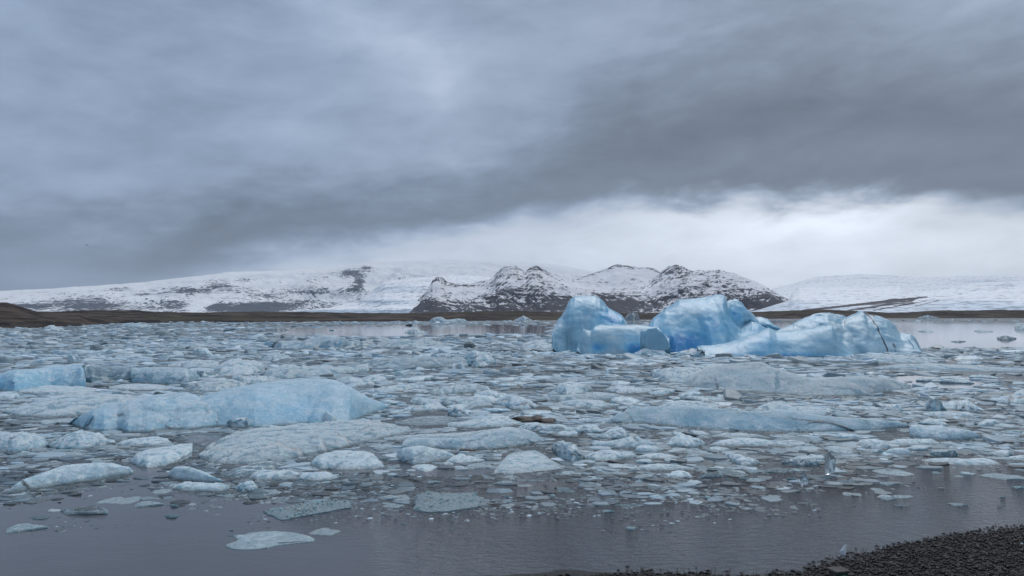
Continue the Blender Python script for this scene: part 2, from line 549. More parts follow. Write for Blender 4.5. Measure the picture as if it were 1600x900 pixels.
def mat_clear_ice():
    m, g = new_mat('clear_ice')
    tc = g.node('ShaderNodeTexCoord').outputs['Object']
    n = g.noise(tc, 5, 4, 0.6)
    b = principled(g, Base_Color=(0.80, 0.88, 0.92), Roughness=0.06, IOR=1.31, Transmission_Weight=0.93,
                   Normal=g.bump(n, 0.5, 0.05))
    finish(g, b)
    return m


M_MTN = mat_mountain('snowy_mountain_rock', (0.030, 0.033, 0.046), (0.075, 0.076, 0.095), (0.86, 0.87, 0.90), 1.25, 0.09)
M_CAP = mat_mountain('snowy_slopes', (0.06, 0.075, 0.10), (0.12, 0.14, 0.175), (0.87, 0.89, 0.92), 1.3, 0.12)
M_GLA = mat_glacier('glacier_ice')
M_MOR = mat_moraine()
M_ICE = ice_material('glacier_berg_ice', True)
M_BRASH = brash_material()
M_DARKROCK = mat_rock('wet_dark_rock', (0.012, 0.012, 0.013), (0.05, 0.045, 0.04))
M_BROWNROCK = mat_rock('brown_boulder', (0.010, 0.009, 0.008), (0.055, 0.034, 0.026), 5.0, 0.6)
M_CLEAR = mat_clear_ice()

# ---------------------------------------------------------------- open areas of the lagoon, as a density of floating ice
front_edge = [(-400, 782), (0, 780), (100, 782), (210, 764), (330, 780), (420, 788), (520, 782), (640, 778), (760, 762), (880, 752),
              (1000, 746), (1100, 742), (1200, 736), (1300, 730), (1400, 715), (1500, 705), (1600, 700), (2000, 690)]


def lead(px, py, cx, cy, rx, ry, rot=0.0):
    c, s = math.cos(math.radians(rot)), math.sin(math.radians(rot))
    u = ((px - cx) * c + (py - cy) * s) / rx; v = ((py - cy) * c - (px - cx) * s) / ry
    return np.clip(1.6 - 1.6 * (u * u + v * v), 0, 1)


def ice_cover(px, py, nz):
    """0 open water .. 1 packed ice, for the place seen at (px, py); nz = noise -1..1"""
    fe = np.interp(px, [p[0] for p in front_edge], [p[1] for p in front_edge])
    c = np.clip(0.5 - (py - fe) / 16.0 + nz * 0.9, 0, 1)
    c = np.maximum(c, np.clip(0.42 - (py - fe) / 150.0 + nz * 0.8, 0, 0.44) * (px > -600))
    # long mirror pools towards the far shore
    w = 1 - np.clip((np.abs(py - (517 - 0.003 * (px - 650))) - 6.5) / 4.0 + nz * 1.1, 0, 1)
    c = c * (1 - w * np.clip((px - 400) / 60, 0, 1) * np.clip((880 - px) / 30, 0, 1) * 0.97)
    w = 1 - np.clip((np.abs(py - 523.5) - 20) / 3.0 + nz * 0.5, 0, 1)
    c = c * (1 - w * np.clip((px - 1150) / 60, 0, 1) * 0.985)
    w = np.clip(1 - np.abs(py - 508) / 9 + nz * .4, 0, 1) * np.clip((px - 950) / 20, 0, 1) * np.clip((1260 - px) / 30, 0, 1)
    c = c * (1 - w * 0.9)
    w = np.clip(1.2 - np.abs(py - 524) / 9 + nz * 1.3, 0, 1) * np.clip((px - 200) / 60, 0, 1) * np.clip((460 - px) / 60, 0, 1)
    c = c * (1 - w * 0.55)
    for L_ in [(565, 720, 55, 26, -10), (690, 735, 110, 12, 0), (1095, 674, 95, 8, 2), (400, 735, 60, 16, 0), (170, 765, 130, 14, -8),
               (1475, 598, 75, 13, 0), (1420, 590, 40, 7, 0), (1530, 572, 70, 5, 0), (1480, 561, 60, 4, 0), (840, 634, 26, 8, 15),
               (320, 685, 40, 9, 0), (230, 740, 40, 20, 0)]:
        c = c * (1 - lead(px, py, *L_) * np.clip(0.9 + nz, 0.3, 1))
    return c


# ---------------------------------------------------------------- water
def build_water():
    ys = np.concatenate([[-60, -20, 0, 5], np.geomspace(9, 1700, 290)])
    tx = np.linspace(-1.7, 1.7, 340)
    Yg, Tg = np.meshgrid(ys, tx)
    Xg = Tg * (Yg + 40 * np.exp(-np.maximum(Yg, 0) / 40) + np.where(Yg < 0, -Yg, 0))
    V = np.stack([Xg, Yg, np.zeros_like(Xg)], -1)
    # where each vertex sits in the traced plan
    Yc = np.maximum(Yg, 6.0)
    dzr = -CAMH / Yc
    cp, sp = math.cos(PITCH), math.sin(PITCH)
    cyv = (dzr * cp - sp) / (cp + dzr * sp)
    px = CX + F * (Xg / Yc) * (cp - cyv * sp)
    py = CY - F * cyv
    nz = fbm(np.stack([Xg / (0.12 * Yc + 1.5), np.log(Yc) * 9, Xg * 0], -1), 4, 31)
    cov = ice_cover(px, py, nz * 0.8)
    cov = np.where(Yg < 12, 0, cov)
    rip = np.clip((px - 500) / 500 + (py - 800) / 260 * 0.4 + fbm(np.stack([Xg / 4, Yg / 4, Xg * 0], -1), 3, 5) * 0.5, 0.02, 1) * np.clip((py - 690) / 60, 0, 1)
    me = mesh_np('water', V, [grid_faces(len(tx), len(ys))], dict(cover=cov, ripple=rip))
    m, g = new_mat('lagoon_water')
    pos = g.node('ShaderNodeNewGeometry').outputs['Position']
    cover, ripple = g.attr('cover'), g.attr('ripple')
    q = g.mapping(pos, scale=(1.0, 2.2, 1.0))
    w1 = g.noise(q, 3.2, 4, 0.6, 0.6); w2 = g.noise(q, 10.0, 3, 0.55, 0.3)
    wav = g.add(g.mul(w1, 0.09), g.mul(w2, 0.035))
    calm = g.mul(g.noise(g.mapping(pos, scale=(1, 1.6, 1)), 0.5, 3, 0.5), 0.012)
    hh = g.add(g.mul(wav, g.mul(ripple, 2.0)), calm)
    nrm = g.bump(hh, 1.0, 1.0)
    water = principled(g, Base_Color=(0.084, 0.088, 0.100), Roughness=g.m('ADD', 0.03, g.mul(ripple, 0.05)), IOR=1.333, Normal=nrm)
    # crushed brash between the floes
    e = g.xyz(pos)
    v1 = g.vor(g.mapping(pos, scale=(1, .75, 1)), 4.5, 'F1', 'Color')
    v1e = g.vor(g.mapping(pos, scale=(1, .75, 1)), 4.5, 'DISTANCE_TO_EDGE')
    v2 = g.vor(pos, 1.3, 'F1', 'Color'); v2e = g.vor(pos, 1.3, 'DISTANCE_TO_EDGE')
    v3 = g.vor(g.mapping(pos, scale=(1, .4, 1)), 0.35, 'F1', 'Color')
    a1 = g.xyz(v1)[0]; a2 = g.xyz(v2)[0]; a3 = g.xyz(v3)[1]
    tone = g.add(g.mul(a1, 0.40), g.add(g.mul(a2, 0.38), g.mul(a3, 0.26)))
    c = g.node('ShaderNodeValToRGB'); cr = c.color_ramp
    st = [(0.12, (0.016, 0.023, 0.027)), (0.38, (0.045, 0.060, 0.066)), (0.62, (0.11, 0.14, 0.15)), (0.90, (0.36, 0.43, 0.46))]
    while len(cr.elements) < len(st): cr.elements.new(0.5)
    for el_, (p_, cc) in zip(cr.elements, st): el_.position = p_; el_.color = (*cc, 1)
    g.put(c.inputs[0], tone)
    gap = g.ss(g.m('MINIMUM', v1e, g.mul(v2e, 0.9)), 0.0, 0.055)
    slc = g.mix(gap, (0.02, 0.026, 0.028), c.outputs[0])
    slush = principled(g, Base_Color=slc, Roughness=0.30, IOR=1.31,
                       Normal=g.bump(g.add(g.mul(gap, 0.10), g.mul(a1, 0.06)), 1.0, 0.6))
    nn = g.noise(g.mapping(pos, scale=(1, 0.6, 1)), 1.1, 6, 0.7)
    keep = g.ss(g.add(g.add(cover, g.mul(g.sub(nn, .5), 0.9)), g.mul(g.sub(a1, .5), 0.5)), 0.47, 0.53)
    keep = g.mul(keep, g.ss(cover, 0.0, 0.12))
    mx = g.node('ShaderNodeMixShader')
    g.put(mx.inputs[0], g.mul(keep, g.ss(gap, 0.0, 1.0, 0.6, 1.0)))
    g.l.new(water.outputs[0], mx.inputs[1]); g.l.new(slush.outputs[0], mx.inputs[2])
    finish(g, mx)
    return link('water', me, m, kind='structure')


build_water()


# ---------------------------------------------------------------- far land
def terrain(name, mat, top, front_d, ridge_d, cols, rows, base_z=-1.0, prof=1.1, rough=0.0, rf=1 / 600., seed=1,
            rock=None, blue=None, back=0.35, crest=0.0, base_top=None, ridge_amp=None):
    """A hillside: foot at distance front_d(px), crest at ridge_d(px) where it reaches the traced skyline, then down behind."""
    px = np.linspace(top[0][0], top[-1][0], cols)
    yt = interp(top, px)
    fd = front_d(px) if callable(front_d) else np.full(cols, float(front_d))
    rd = ridge_d(px) if callable(ridge_d) else np.full(cols, float(ridge_d))
    dx, dy, dz = ray(px, yt)
    zr = CAMH + dz / dy * rd
    tx = dx / dy
    nb = max(4, rows // 6)
    t = np.concatenate([np.linspace(0, 1, rows), 1 + np.linspace(0, 1, nb + 1)[1:]])
    T = np.broadcast_to(t, (cols, len(t)))
    Tc = np.clip(T, 0, 1); Tb = np.clip(T - 1, 0, 1)
    D = fd[:, None] + (rd - fd)[:, None] * Tc + (rd * back)[:, None] * Tb
    Xw = tx[:, None] * D
    Zp = base_z + (zr - base_z)[:, None] * (Tc ** prof) * (1 - Tb ** 1.5 * 0.9)
    P3 = np.stack([Xw * rf, D * rf, Zp * 0], -1)
    env = np.clip(Tc * 3.0, 0, 1) * (1 - Tc ** 4 * (1 - crest))
    n = ridged(P3, 6, seed, 0.55)
    n = n - n.mean()
    Z = Zp + rough * n * env * np.clip((zr - base_z) / max(1e-6, float((zr - base_z).max())), 0.1, 1)[:, None]
    attrs = {}
    pyv = HOR - (Z - CAMH) / D * F
    pxv = CX + F * (Xw / D)
    attrs['rock'] = rock(pxv, pyv, Tc, n) if rock else np.zeros_like(Z)
    attrs['blue'] = blue(pxv, pyv, Tc, n) if blue else np.zeros_like(Z)
    V = np.stack([Xw, D, Z], -1)
    me = mesh_np(name, V, [grid_faces(cols, len(t))], attrs)
    return link(name, me, mat, kind='structure')


def smooth(x, a, b):
    t = np.clip((x - a) / (b - a), 0, 1); return t * t * (3 - 2 * t)


def jag(pts, amp, f, s, step=3):
    px = np.arange(pts[0][0], pts[-1][0] + step, step, dtype=float)
    y = interp(pts, px)
    n = fbm(np.stack([px * f, px * 0, px * 0], -1), 5, s, 0.6)
    return list(zip(px, y + n * amp))


def blobp(px, py, cx, cy, sx, sy):
    return np.exp(-((px - cx) / sx) ** 2 - ((py - cy) / sy) ** 2)


# ice cap slopes at the back left, running up into the cloud
cap_top = jag([(-500, 462), (-200, 462), (0, 455), (60, 452), (150, 446), (230, 440), (300, 432), (360, 424), (400, 424), (440, 422), (520, 416),
               (572, 409), (640, 408), (720, 406), (790, 408), (860, 412), (930, 424), (1000, 440), (1060, 470)], 2.0, 1 / 40., 3)


def cap_rock(px, py, t, n):
    r = -0.06 - 0.55 * smooth(t, 0.62, 0.95) + n * 0.9 - 0.25 * smooth(px, 560, 620)
    low = smooth(py, 462, 480) * (px < 575)
    r = r + low * 0.62
    for cx, cy, sx, sy, a in [(130, 466, 40, 5, .30), (155, 478, 30, 6, .55), (50, 479, 25, 3, .6), (230, 460, 22, 3, .35), (285, 476, 30, 6, .55), (300, 455, 45, 5, .62),
                              (345, 447, 22, 4, .55), (385, 437, 30, 4, .7), (410, 462, 35, 5, .55), (480, 456, 35, 4, .62), (470, 472, 35, 6, .5),
                              (340, 480, 14, 5, 1.2), (385, 482, 25, 6, 1.2), (420, 480, 30, 6, .9), (545, 426, 14, 5, .95), (562, 440, 8, 12, 1.0), (550, 452, 10, 10, .55),
                              (572, 418, 10, 4, .9), (185, 452, 20, 3, .5), (30, 456, 20, 2, .6), (90, 474, 40, 5, .4), (640, 433, 30, 3, .12)]:
        r = r + 1.5 * a * blobp(px, py, cx, cy, sx, sy)
    r = r - 1.3 * blobp(px, py, 315, 474, 22, 8) - 1.0 * blobp(px, py, 300, 482, 12, 6) - 0.9 * smooth(px, 575, 600) * smooth(py, 440, 450)
    return r


def cap_blue(px, py, t, n):
    return 0.2 + 0 * px


cap = terrain('ice_cap_slopes', M_CAP, cap_top, lambda p: np.interp(p, [-500, 300, 600, 1060], [5200, 6200, 7600, 9000]),
              lambda p: np.interp(p, [-500, 300, 600, 1060], [9500, 11500, 14500, 15500]), 600, 140, 0, 1.15, 330, 1 / 1100., 11, rock=cap_rock)

# outlet glacier between the cap and the rocky ridge
gl_top = jag([(440, 489), (520, 480), (560, 470), (585, 452), (600, 440), (640, 434), (700, 430), (760, 432), (800, 445)], 1.2, 1 / 30., 9)


def gl_blue(px, py, t, n):
    b = 0.12 + 0.5 * blobp(px, py, 620, 452, 60, 6) + 0.75 * blobp(px, py, 605, 472, 45, 4) + 0.8 * smooth(py, 480, 488)
    b = b + 0.10 * np.sin(py * 0.9 + px * 0.02) * smooth(py, 440, 455)
    return b


terrain('glacier_tongue', M_GLA, gl_top, 5400, lambda p: np.interp(p, [440, 600, 800], [6200, 8600, 9300]), 260, 120, 2, 1.05, 45, 1 / 500., 21,
        rock=lambda px, py, t, n: -0.42 + 0 * px, blue=gl_blue)

# rocky ridge with three summits
ridge_top = jag([(636, 489), (645, 478), (660, 462), (668, 452), (676, 438), (683, 431), (690, 433), (697, 440), (712, 443), (740, 443), (757, 440), (772, 432),
                 (778, 424), (788, 417), (805, 415), (812, 419), (822, 423), (828, 418), (838, 416), (848, 422), (858, 427), (880, 432), (905, 438),
                 (930, 444), (955, 449), (985, 448), (1010, 443), (1025, 432), (1035, 421), (1046, 414), (1058, 411), (1070, 416), (1080, 423), (1100, 424),
                 (1120, 421), (1135, 425), (1150, 429), (1168, 434), (1190, 443), (1207, 454), (1222, 462), (1232, 468), (1250, 478), (1262, 488)], 1.6, 1 / 9., 5, 1.5)


def ridge_rock(px, py, t, n):
    r = 0.20 + 0.62 * smooth(py, 450, 478) + n * 0.7
    r = r + 0.55 * smooth(t, 0.86, 0.98) * (blobp(px, py, 683, 436, 14, 12) + blobp(px, py, 795, 420, 26, 9) + blobp(px, py, 838, 420, 16, 8) + blobp(px, py, 1058, 420, 26, 12))
    for cx, cy, sx, sy, a in [(665, 480, 26, 9, .8), (730, 446, 30, 3, .5), (780, 462, 30, 12, .25), (826, 452, 25, 7, .45), (860, 474, 60, 9, .45), (830, 482, 80, 7, .6),
                              (945, 462, 40, 7, .25), (960, 478, 50, 10, .7), (1100, 448, 25, 10, .3), (1150, 452, 25, 10, .35), (1175, 476, 45, 8, 1.0), (1200, 460, 20, 10, .4),
                              (1050, 424, 20, 8, .35)]:
        r = r + a * blobp(px, py, cx, cy, sx, sy)
    r = r - 0.5 * blobp(px, py, 730, 456, 40, 6) - 0.45 * blobp(px, py, 900, 452, 40, 9) - 0.3 * blobp(px, py, 1010, 455, 30, 8) - .3 * blobp(px, py, 740, 470, 40, 6)
    return r


terrain('snowy_ridge', M_MTN, ridge_top, 4800, lambda p: np.interp(p, [636, 700, 1000, 1250], [6300, 7400, 7800, 5600]), 760, 150, 2, 1.25, 150, 1 / 520., 41,
        rock=ridge_rock, crest=0.25)
# snowfield behind the saddle
back_top = jag([(880, 450), (900, 436), (925, 428), (945, 420), (962, 414), (980, 416), (1000, 418), (1020, 419), (1036, 428), (1060, 445)], 1.5, 1 / 10., 8, 1.5)
terrain('snowy_plateau', M_MTN, back_top, 8200, 9800, 220, 90, 100, 1.1, 70, 1 / 600., 51,
        rock=lambda px, py, t, n: -0.15 + 0.75 * smooth(t, 0.90, 0.98) + 0.4 * blobp(px, py, 975, 440, 40, 4) + n * .2, crest=0.3)

# broad piedmont glacier on the right with its medial moraines
far_top = jag([(1120, 470), (1180, 460), (1210, 450), (1280, 432), (1340, 428), (1380, 430), (1440, 433), (1500, 431), (1560, 431), (1620, 429), (2100, 424)], 1.0, 1 / 60., 6)
terrain('distant_ice_field', M_GLA, far_top, 8200, 12500, 260, 60, 0, 1.0, 60, 1 / 1400., 61,
        rock=lambda px, py, t, n: -0.95 + 0.82 * blobp(px, py, 1350, 430, 45, 1.6) + 0.55 * blobp(px, py, 1310, 437, 30, 1.4) + 0.5 * blobp(px, py, 1390, 437, 30, 1) + .45 * blobp(px, py, 1560, 434, 60, 1.5),
        blue=lambda px, py, t, n: 0.12 + 0.3 * blobp(px, py, 1560, 440, 80, 4))
pied_top = jag([(1160, 490), (1190, 483), (1215, 475), (1231, 470), (1239, 456), (1250, 449), (1320, 448), (1375, 448), (1390, 447), (1405, 446), (1418, 450), (1440, 455), (1480, 452), (1500, 446), (1540, 441), (1620, 439), (2100, 436)],
               0.5, 1 / 25., 16)


def streak(px, py, x0, y0, x1, y1, w):
    tt = np.clip((px - x0) / (x1 - x0), 0, 1)
    yy = y0 + (y1 - y0) * tt
    inn = smooth(px, min(x0, x1) - 6, min(x0, x1) + 6) * (1 - smooth(px, max(x0, x1) - 6, max(x0, x1) + 6))
    return np.exp(-((py - yy) / w) ** 2) * inn


def pied_rock(px, py, t, n):
    r = -0.55 + 0 * px
    r = r + 1.6 * streak(px, py, 1250, 486, 1400, 469, 2.6) + 1.3 * streak(px, py, 1385, 470, 1452, 464, 2.4) + 1.2 * streak(px, py, 1320, 486, 1430, 470, 4.0)
    r = r + 1.25 * streak(px, py, 1360, 486, 1450, 470, 1.3) + 1.25 * streak(px, py, 1395, 487, 1470, 469, 1.5) + .5 * streak(px, py, 1420, 486, 1440, 480, 1.0)
    r = r + 0.65 * blobp(px, py, 1400, 449, 22, 3) + 0.35 * blobp(px, py, 1340, 461, 40, 4) + .3 * blobp(px, py, 1435, 458, 20, 4)
    r = r + 0.4 * streak(px, py, 1215, 452, 1240, 452, 3)
    return r


def pied_blue(px, py, t, n):
    return 0.10 + 0.45 * smooth(py, 470, 484) + 0.45 * blobp(px, py, 1520, 474, 90, 7) + 0.3 * blobp(px, py, 1560, 446, 60, 4) + .3 * blobp(px, py, 1250, 474, 60, 5)


terrain('piedmont_glacier', M_GLA, pied_top, 2600, lambda p: np.interp(p, [1150, 1225, 1245, 1400, 2100], [3300, 4300, 6500, 7600, 8200]), 420, 110, 2, 0.8, 22, 1 / 350., 71,
        rock=pied_rock, blue=pied_blue)

# brown moraine along the far shore
shore = [(-900, 535), (-300, 520), (0, 513.5), (60, 512.5), (125, 510), (140, 507.5), (200, 505), (300, 504), (450, 503.3), (600, 502.5), (800, 501), (1000, 499.6), (1200, 498.2), (1400, 497.4),
         (1700, 497), (2200, 497)]
mor_top = jag([(-900, 478), (-200, 484), (40, 487), (90, 487), (130, 485), (180, 484), (215, 484), (240, 487), (300, 488), (360, 487.5), (450, 487), (560, 489), (640, 489), (700, 487.5), (760, 486), (800, 486),
               (860, 487), (980, 489), (1100, 490), (1170, 487.5), (1230, 485), (1300, 484), (1345, 486), (1390, 489), (1430, 487), (1480, 485), (1540, 484.5), (1700, 485), (2200, 484)], 0.9, 1 / 14., 77, 2)


def shore_d(p):
    return gdist(p, interp(shore, p))


def mor_rock(px, py, t, n):
    r = -0.45 + n * 0.5 + 0 * px
    for x0, x1, yy in [(180, 265, 497), (320, 410, 500), (410, 470, 501), (600, 800, 499)]:
        r = r + 0.9 * smooth(px, x0, x0 + 20) * (1 - smooth(px, x1 - 20, x1)) * smooth(py, yy - 2, yy + 2)
    r = r + 0.55 * smooth(py, 499, 503) + 0.35 * smooth(px, 1100, 1250)
    return r


terrain('moraine', M_MOR, mor_top, lambda p: shore_d(p) - 4, lambda p: shore_d(p) * 1.35 + 120, 860, 44, -0.7, 0.75, 7.0, 1 / 60., 81, rock=mor_rock, crest=0.15, back=0.5)
hill_top = jag([(-900, 440), (-400, 452), (-100, 466), (0, 472), (12, 472), (25, 476), (40, 481), (55, 486), (80, 490), (100, 495), (118, 500), (132, 509)], 0.7, 1 / 14., 88, 1.5)


def hill_rock(px, py, t, n):
    return -0.35 + n * 0.5 + 0.9 * blobp(px, py, 5, 506, 30, 7) + 0.7 * blobp(px, py, 100, 508, 34, 5)


terrain('hill', M_MOR, hill_top, lambda p: shore_d(p) - 3, lambda p: shore_d(p) * 1.25 + 25, 500, 70, -0.7, 0.8, 3.5, 1 / 28., 91, rock=hill_rock, crest=0.15)

# the plain behind the moraine, to the horizon
gx = np.linspace(-16000, 16000, 60); gy = np.linspace(1500, 22000, 60)
GX, GY = np.meshgrid(gx, gy, indexing='ij')
link('ground', mesh_np('ground', np.stack([GX, GY, -4 + 0 * GX], -1), [grid_faces(60, 60)], dict(rock=GX * 0, blue=GX * 0)), M_MOR, kind='structure')


# ---------------------------------------------------------------- ice pieces traced in the photograph
FOOT = []


def floe_mesh(name, top, base, k=0.5, maxdep=8.0, back=0.8, e=2.3, nu=None, nv=None, disp=0.16, fac=0.30, D0=None, blue=0.35, clear=0.0, frost=0.0,
              dirt=0.0, dirtlines=(), blobs=(), sub=0.25, seed=0, calm=0.0):
    """One piece of ice. 'top' is its skyline and 'base' its near waterline, both as seen in the photograph; every
    column becomes a cross-section with a face, a crest and a back standing at its true distance on the water."""
    k = k * 0.62 if k < 0.6 else (k * 0.85 if k < 0.9 else k)
    x0, x1 = max(top[0][0], base[0][0]), min(top[-1][0], base[-1][0])
    wpx = x1 - x0
    nu = nu or int(np.clip(wpx / 1.8, 14, 220)); 
    sgrid = 0.5 - 0.5 * np.cos(np.linspace(0, math.pi, nu)) if wpx < 160 else np.linspace(0, 1, nu)
    px = x0 + wpx * sgrid
    yt, yb = interp(top, px), interp(base, px)
    yb = np.maximum(yb, yt + 0.3)
    dx, dy, dz = ray(px, yt)
    if D0 is None:
        D = gdist(px, np.maximum(yb, HOR + 3.0)); zb = np.full(nu, -sub)
    else:
        D = np.full(nu, float(D0))
        bx, by, bz = ray(px, yb)
        zb = CAMH + bz / by * D; zb = np.where(zb < 0.12, -sub, zb)
    Gt = np.where(dz < -0.001, -CAMH / np.minimum(dz, -1e-4) * dy, 1e5)
    R = D + np.minimum(k * np.maximum(Gt - D, 0.02), maxdep * (0.25 + 0.75 * np.sqrt(np.clip(1 - (2 * (px - x0) / wpx - 1) ** 2, 0, 1))))
    R = np.maximum(R, D + 0.03)
    zr = np.maximum(CAMH + dz / dy * R, 0.02)
    hmax = float(zr.max()); rel = R - D
    B = R + rel * back + hmax * 0.35 + 0.05
    hpx = float((yb - yt).max())
    nv = nv or int(np.clip(hpx / 1.4 + 6, 9, 60))
    if D0 is None: FOOT.append((px, D - 0.1 * rel, B, k < 0.9))
    else: FOOT.append((px, D - 1.0, B, True))
    nf = nv; nbk = max(4, nv // 3)
    t = np.linspace(0, 1, nf) ** 1.25
    tb = np.linspace(0, 1, nbk + 1)[1:]
    # face
    prof = 1 - (1 - t) ** e
    Dy = D[:, None] + rel[:, None] * t[None, :]
    Zf = zb[:, None] + (zr - zb)[:, None] * prof[None, :]
    By = R[:, None] + (B - R)[:, None] * tb[None, :]
    Zbk = zr[:, None] + (-sub - zr)[:, None] * (tb ** 1.9)[None, :]
    Yw = np.concatenate([Dy, By], 1); Zw = np.concatenate([Zf, Zbk], 1)
    Xw = (dx / dy)[:, None] * Yw
    # add break surfaces and melt scallops
    wid = float((dx / dy * D).max() - (dx / dy * D).min())
    s = max(0.12, min(wid * 0.30, hmax * 1.3 + 0.15 * wid))
    P3 = np.stack([Xw, Yw, Zw * 1.5], -1) / s + seed * 7.31
    hs = min(hmax, wid * 0.5)
    w = np.clip((Zw - zb[:, None]) / np.maximum(zr - zb, 0.05)[:, None], 0, 1)
    crest = np.exp(-((np.concatenate([t, 1 + tb]) - 1) / 0.22) ** 2)[None, :]
    env = (0.25 + 0.75 * (1 - crest)) * np.clip(w * 3, 0, 1)
    if calm > 0.5: fa = fbm(P3 * 0.7 + 3, 2, seed + 31) * 1.2 + facets(P3 * 0.9, seed * 3 + 1) * (0.75 - calm) * 2.0
    else: fa = facets(P3 * 0.9, seed * 3 + 1) * 1.3 + facets(P3 * 2.3 + 5, seed * 3 + 2) * 0.55
    fb = fbm(P3 * 1.5, 4, seed + 3)
    rg = ridged(P3 * 1.1, 4, seed + 9) - 0.35
    dn = fac * fa + disp * (fb * 0.8 + rg * 0.5)
    Yn = Yw + dn * hs * 1.1 * np.clip(w * 3, 0.0, 1)
    Zn = Zw + dn * hs * 0.45 * env + fbm(P3 * 4.5, 3, seed + 5) * hs * disp * 0.16 * np.clip(w * 3, 0, 1)
    Xn = Xw + fbm(P3 * 1.3 + 9, 3, seed + 8) * hs * disp * 0.8 * np.clip(w * 3, 0, 1)
    # outline of the foot wanders a little
    Yn = Yn - np.abs(fbm(np.stack([Xw / s * 2, Yw * 0, Yw * 0], -1), 3, seed + 2)) * hs * 0.25 * (1 - w)
    # how proud each spot stands of its surroundings
    def blur(A_, r_):
        for ax in (0, 1):
            pad = [(0, 0), (0, 0)]; pad[ax] = (r_, r_)
            B_ = np.cumsum(np.pad(A_, pad, mode='edge'), axis=ax)
            B_ = np.insert(B_, 0, 0, axis=ax)
            A_ = (np.take(B_, range(2 * r_ + 1, B_.shape[ax]), axis=ax) - np.take(B_, range(0, B_.shape[ax] - 2 * r_ - 1), axis=ax)) / (2 * r_ + 1)
        return A_
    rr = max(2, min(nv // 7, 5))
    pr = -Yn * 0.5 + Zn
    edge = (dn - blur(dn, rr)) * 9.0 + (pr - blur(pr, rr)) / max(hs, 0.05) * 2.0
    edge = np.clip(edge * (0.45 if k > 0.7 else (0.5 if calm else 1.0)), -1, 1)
    # close the ends and the underside
    V = np.stack([Xn, Yn, Zn], -1)
    e0 = V[:1].copy(); e0[..., 2] = -sub; e0[..., 0] -= 0.02; e1 = V[-1:].copy(); e1[..., 2] = -sub; e1[..., 0] += 0.02
    if D0 is not None:
        e0[..., 2] = np.where(zb[0] > 0, zb[0], -sub); e1[..., 2] = np.where(zb[-1] > 0, zb[-1], -sub)
    V = np.concatenate([e0, V, e1], 0)
    NU, NV = V.shape[:2]
    edge = np.concatenate([edge[:1] * 0, edge, edge[-1:] * 0], 0)
    pxv = np.concatenate([px[:1], px, px[-1:]])[:, None] + 0 * V[..., 0]
    pyv = HOR - (V[..., 2] - CAMH) / V[..., 1] * F
    bl = np.full((NU, NV), float(blue)); di = np.full((NU, NV), float(dirt)); cl = np.full((NU, NV), float(clear)); fr = np.full((NU, NV), float(frost))
    for kind, cx, cy, sx, sy, a in blobs:
        arr = {'blue': bl, 'dirt': di, 'clear': cl, 'frost': fr}[kind]
        arr += a * np.exp(-((pxv - cx) / sx) ** 2 - ((pyv - cy) / sy) ** 2)
    for pts, w_, a in dirtlines:
        pts = np.array(pts, float); dmin = np.full((NU, NV), 1e9)
        for (ax, ay), (bx_, by_) in zip(pts[:-1], pts[1:]):
            L2 = (bx_ - ax) ** 2 + (by_ - ay) ** 2
            tt = np.clip(((pxv - ax) * (bx_ - ax) + (pyv - ay) * (by_ - ay)) / L2, 0, 1)
            dmin = np.minimum(dmin, np.hypot(pxv - ax - tt * (bx_ - ax), pyv - ay - tt * (by_ - ay)))
        di += a * np.exp(-(dmin / w_) ** 2)
    cx_, cy_ = float(V[..., 0].mean()), float(V[..., 1].mean())
    Vl = V - np.array([cx_, cy_, 0])
    me = mesh_np(name, Vl, [grid_faces(NU, NV, True)[:, ::-1]],
                 dict(blue=np.clip(bl, 0, 1.3), dirt=np.clip(di, 0, 1.2), clear=np.clip(cl, 0, 1), frost=np.clip(fr, 0, 1), edge=edge))
    return me, (cx_, cy_, 0.0), max(wid, hmax)


def on_floe(x, y):
    """which of the points on the water lie under a traced piece"""
    x, y = np.atleast_1d(x), np.atleast_1d(y)
    pxx = CX + F * x / y * (math.cos(PITCH) + 0.0)
    hit = np.zeros(len(x), bool)
    for p_, a_, b_, solid in FOOT:
        m_ = (pxx > p_[0]) & (pxx < p_[-1])
        hit |= m_ & (y > np.interp(pxx, p_, a_)) & (y < np.interp(pxx, p_, b_))
    return hit


def ice(name, label, cat, top, base, group=None, parent=None, mat=None, **kw):
    me, loc, size = floe_mesh(name, top, base, **kw)
    me.set_sharp_from_angle(angle=math.radians(38 if not kw.get('calm') else 80))
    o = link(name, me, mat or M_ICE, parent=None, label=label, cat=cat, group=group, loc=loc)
    o['size'] = float(size) * 0.5; o['tone'] = 0.0; o['calm'] = float(kw.get('calm', 0.0))
    if parent is not None:
        o.parent = parent
        o.location = (loc[0] - parent.location[0], loc[1] - parent.location[1], loc[2])
    return o


def empty(name, label, cat, px, dist, group=None):
    e = bpy.data.objects.new(name, None); COL.objects.link(e)
    dx, dy, dz = ray(px, HOR)
    e.location = (float(dx / dy * dist), dist, 0)
    e['label'] = label; e['category'] = cat
    if group: e['group'] = group
    return e


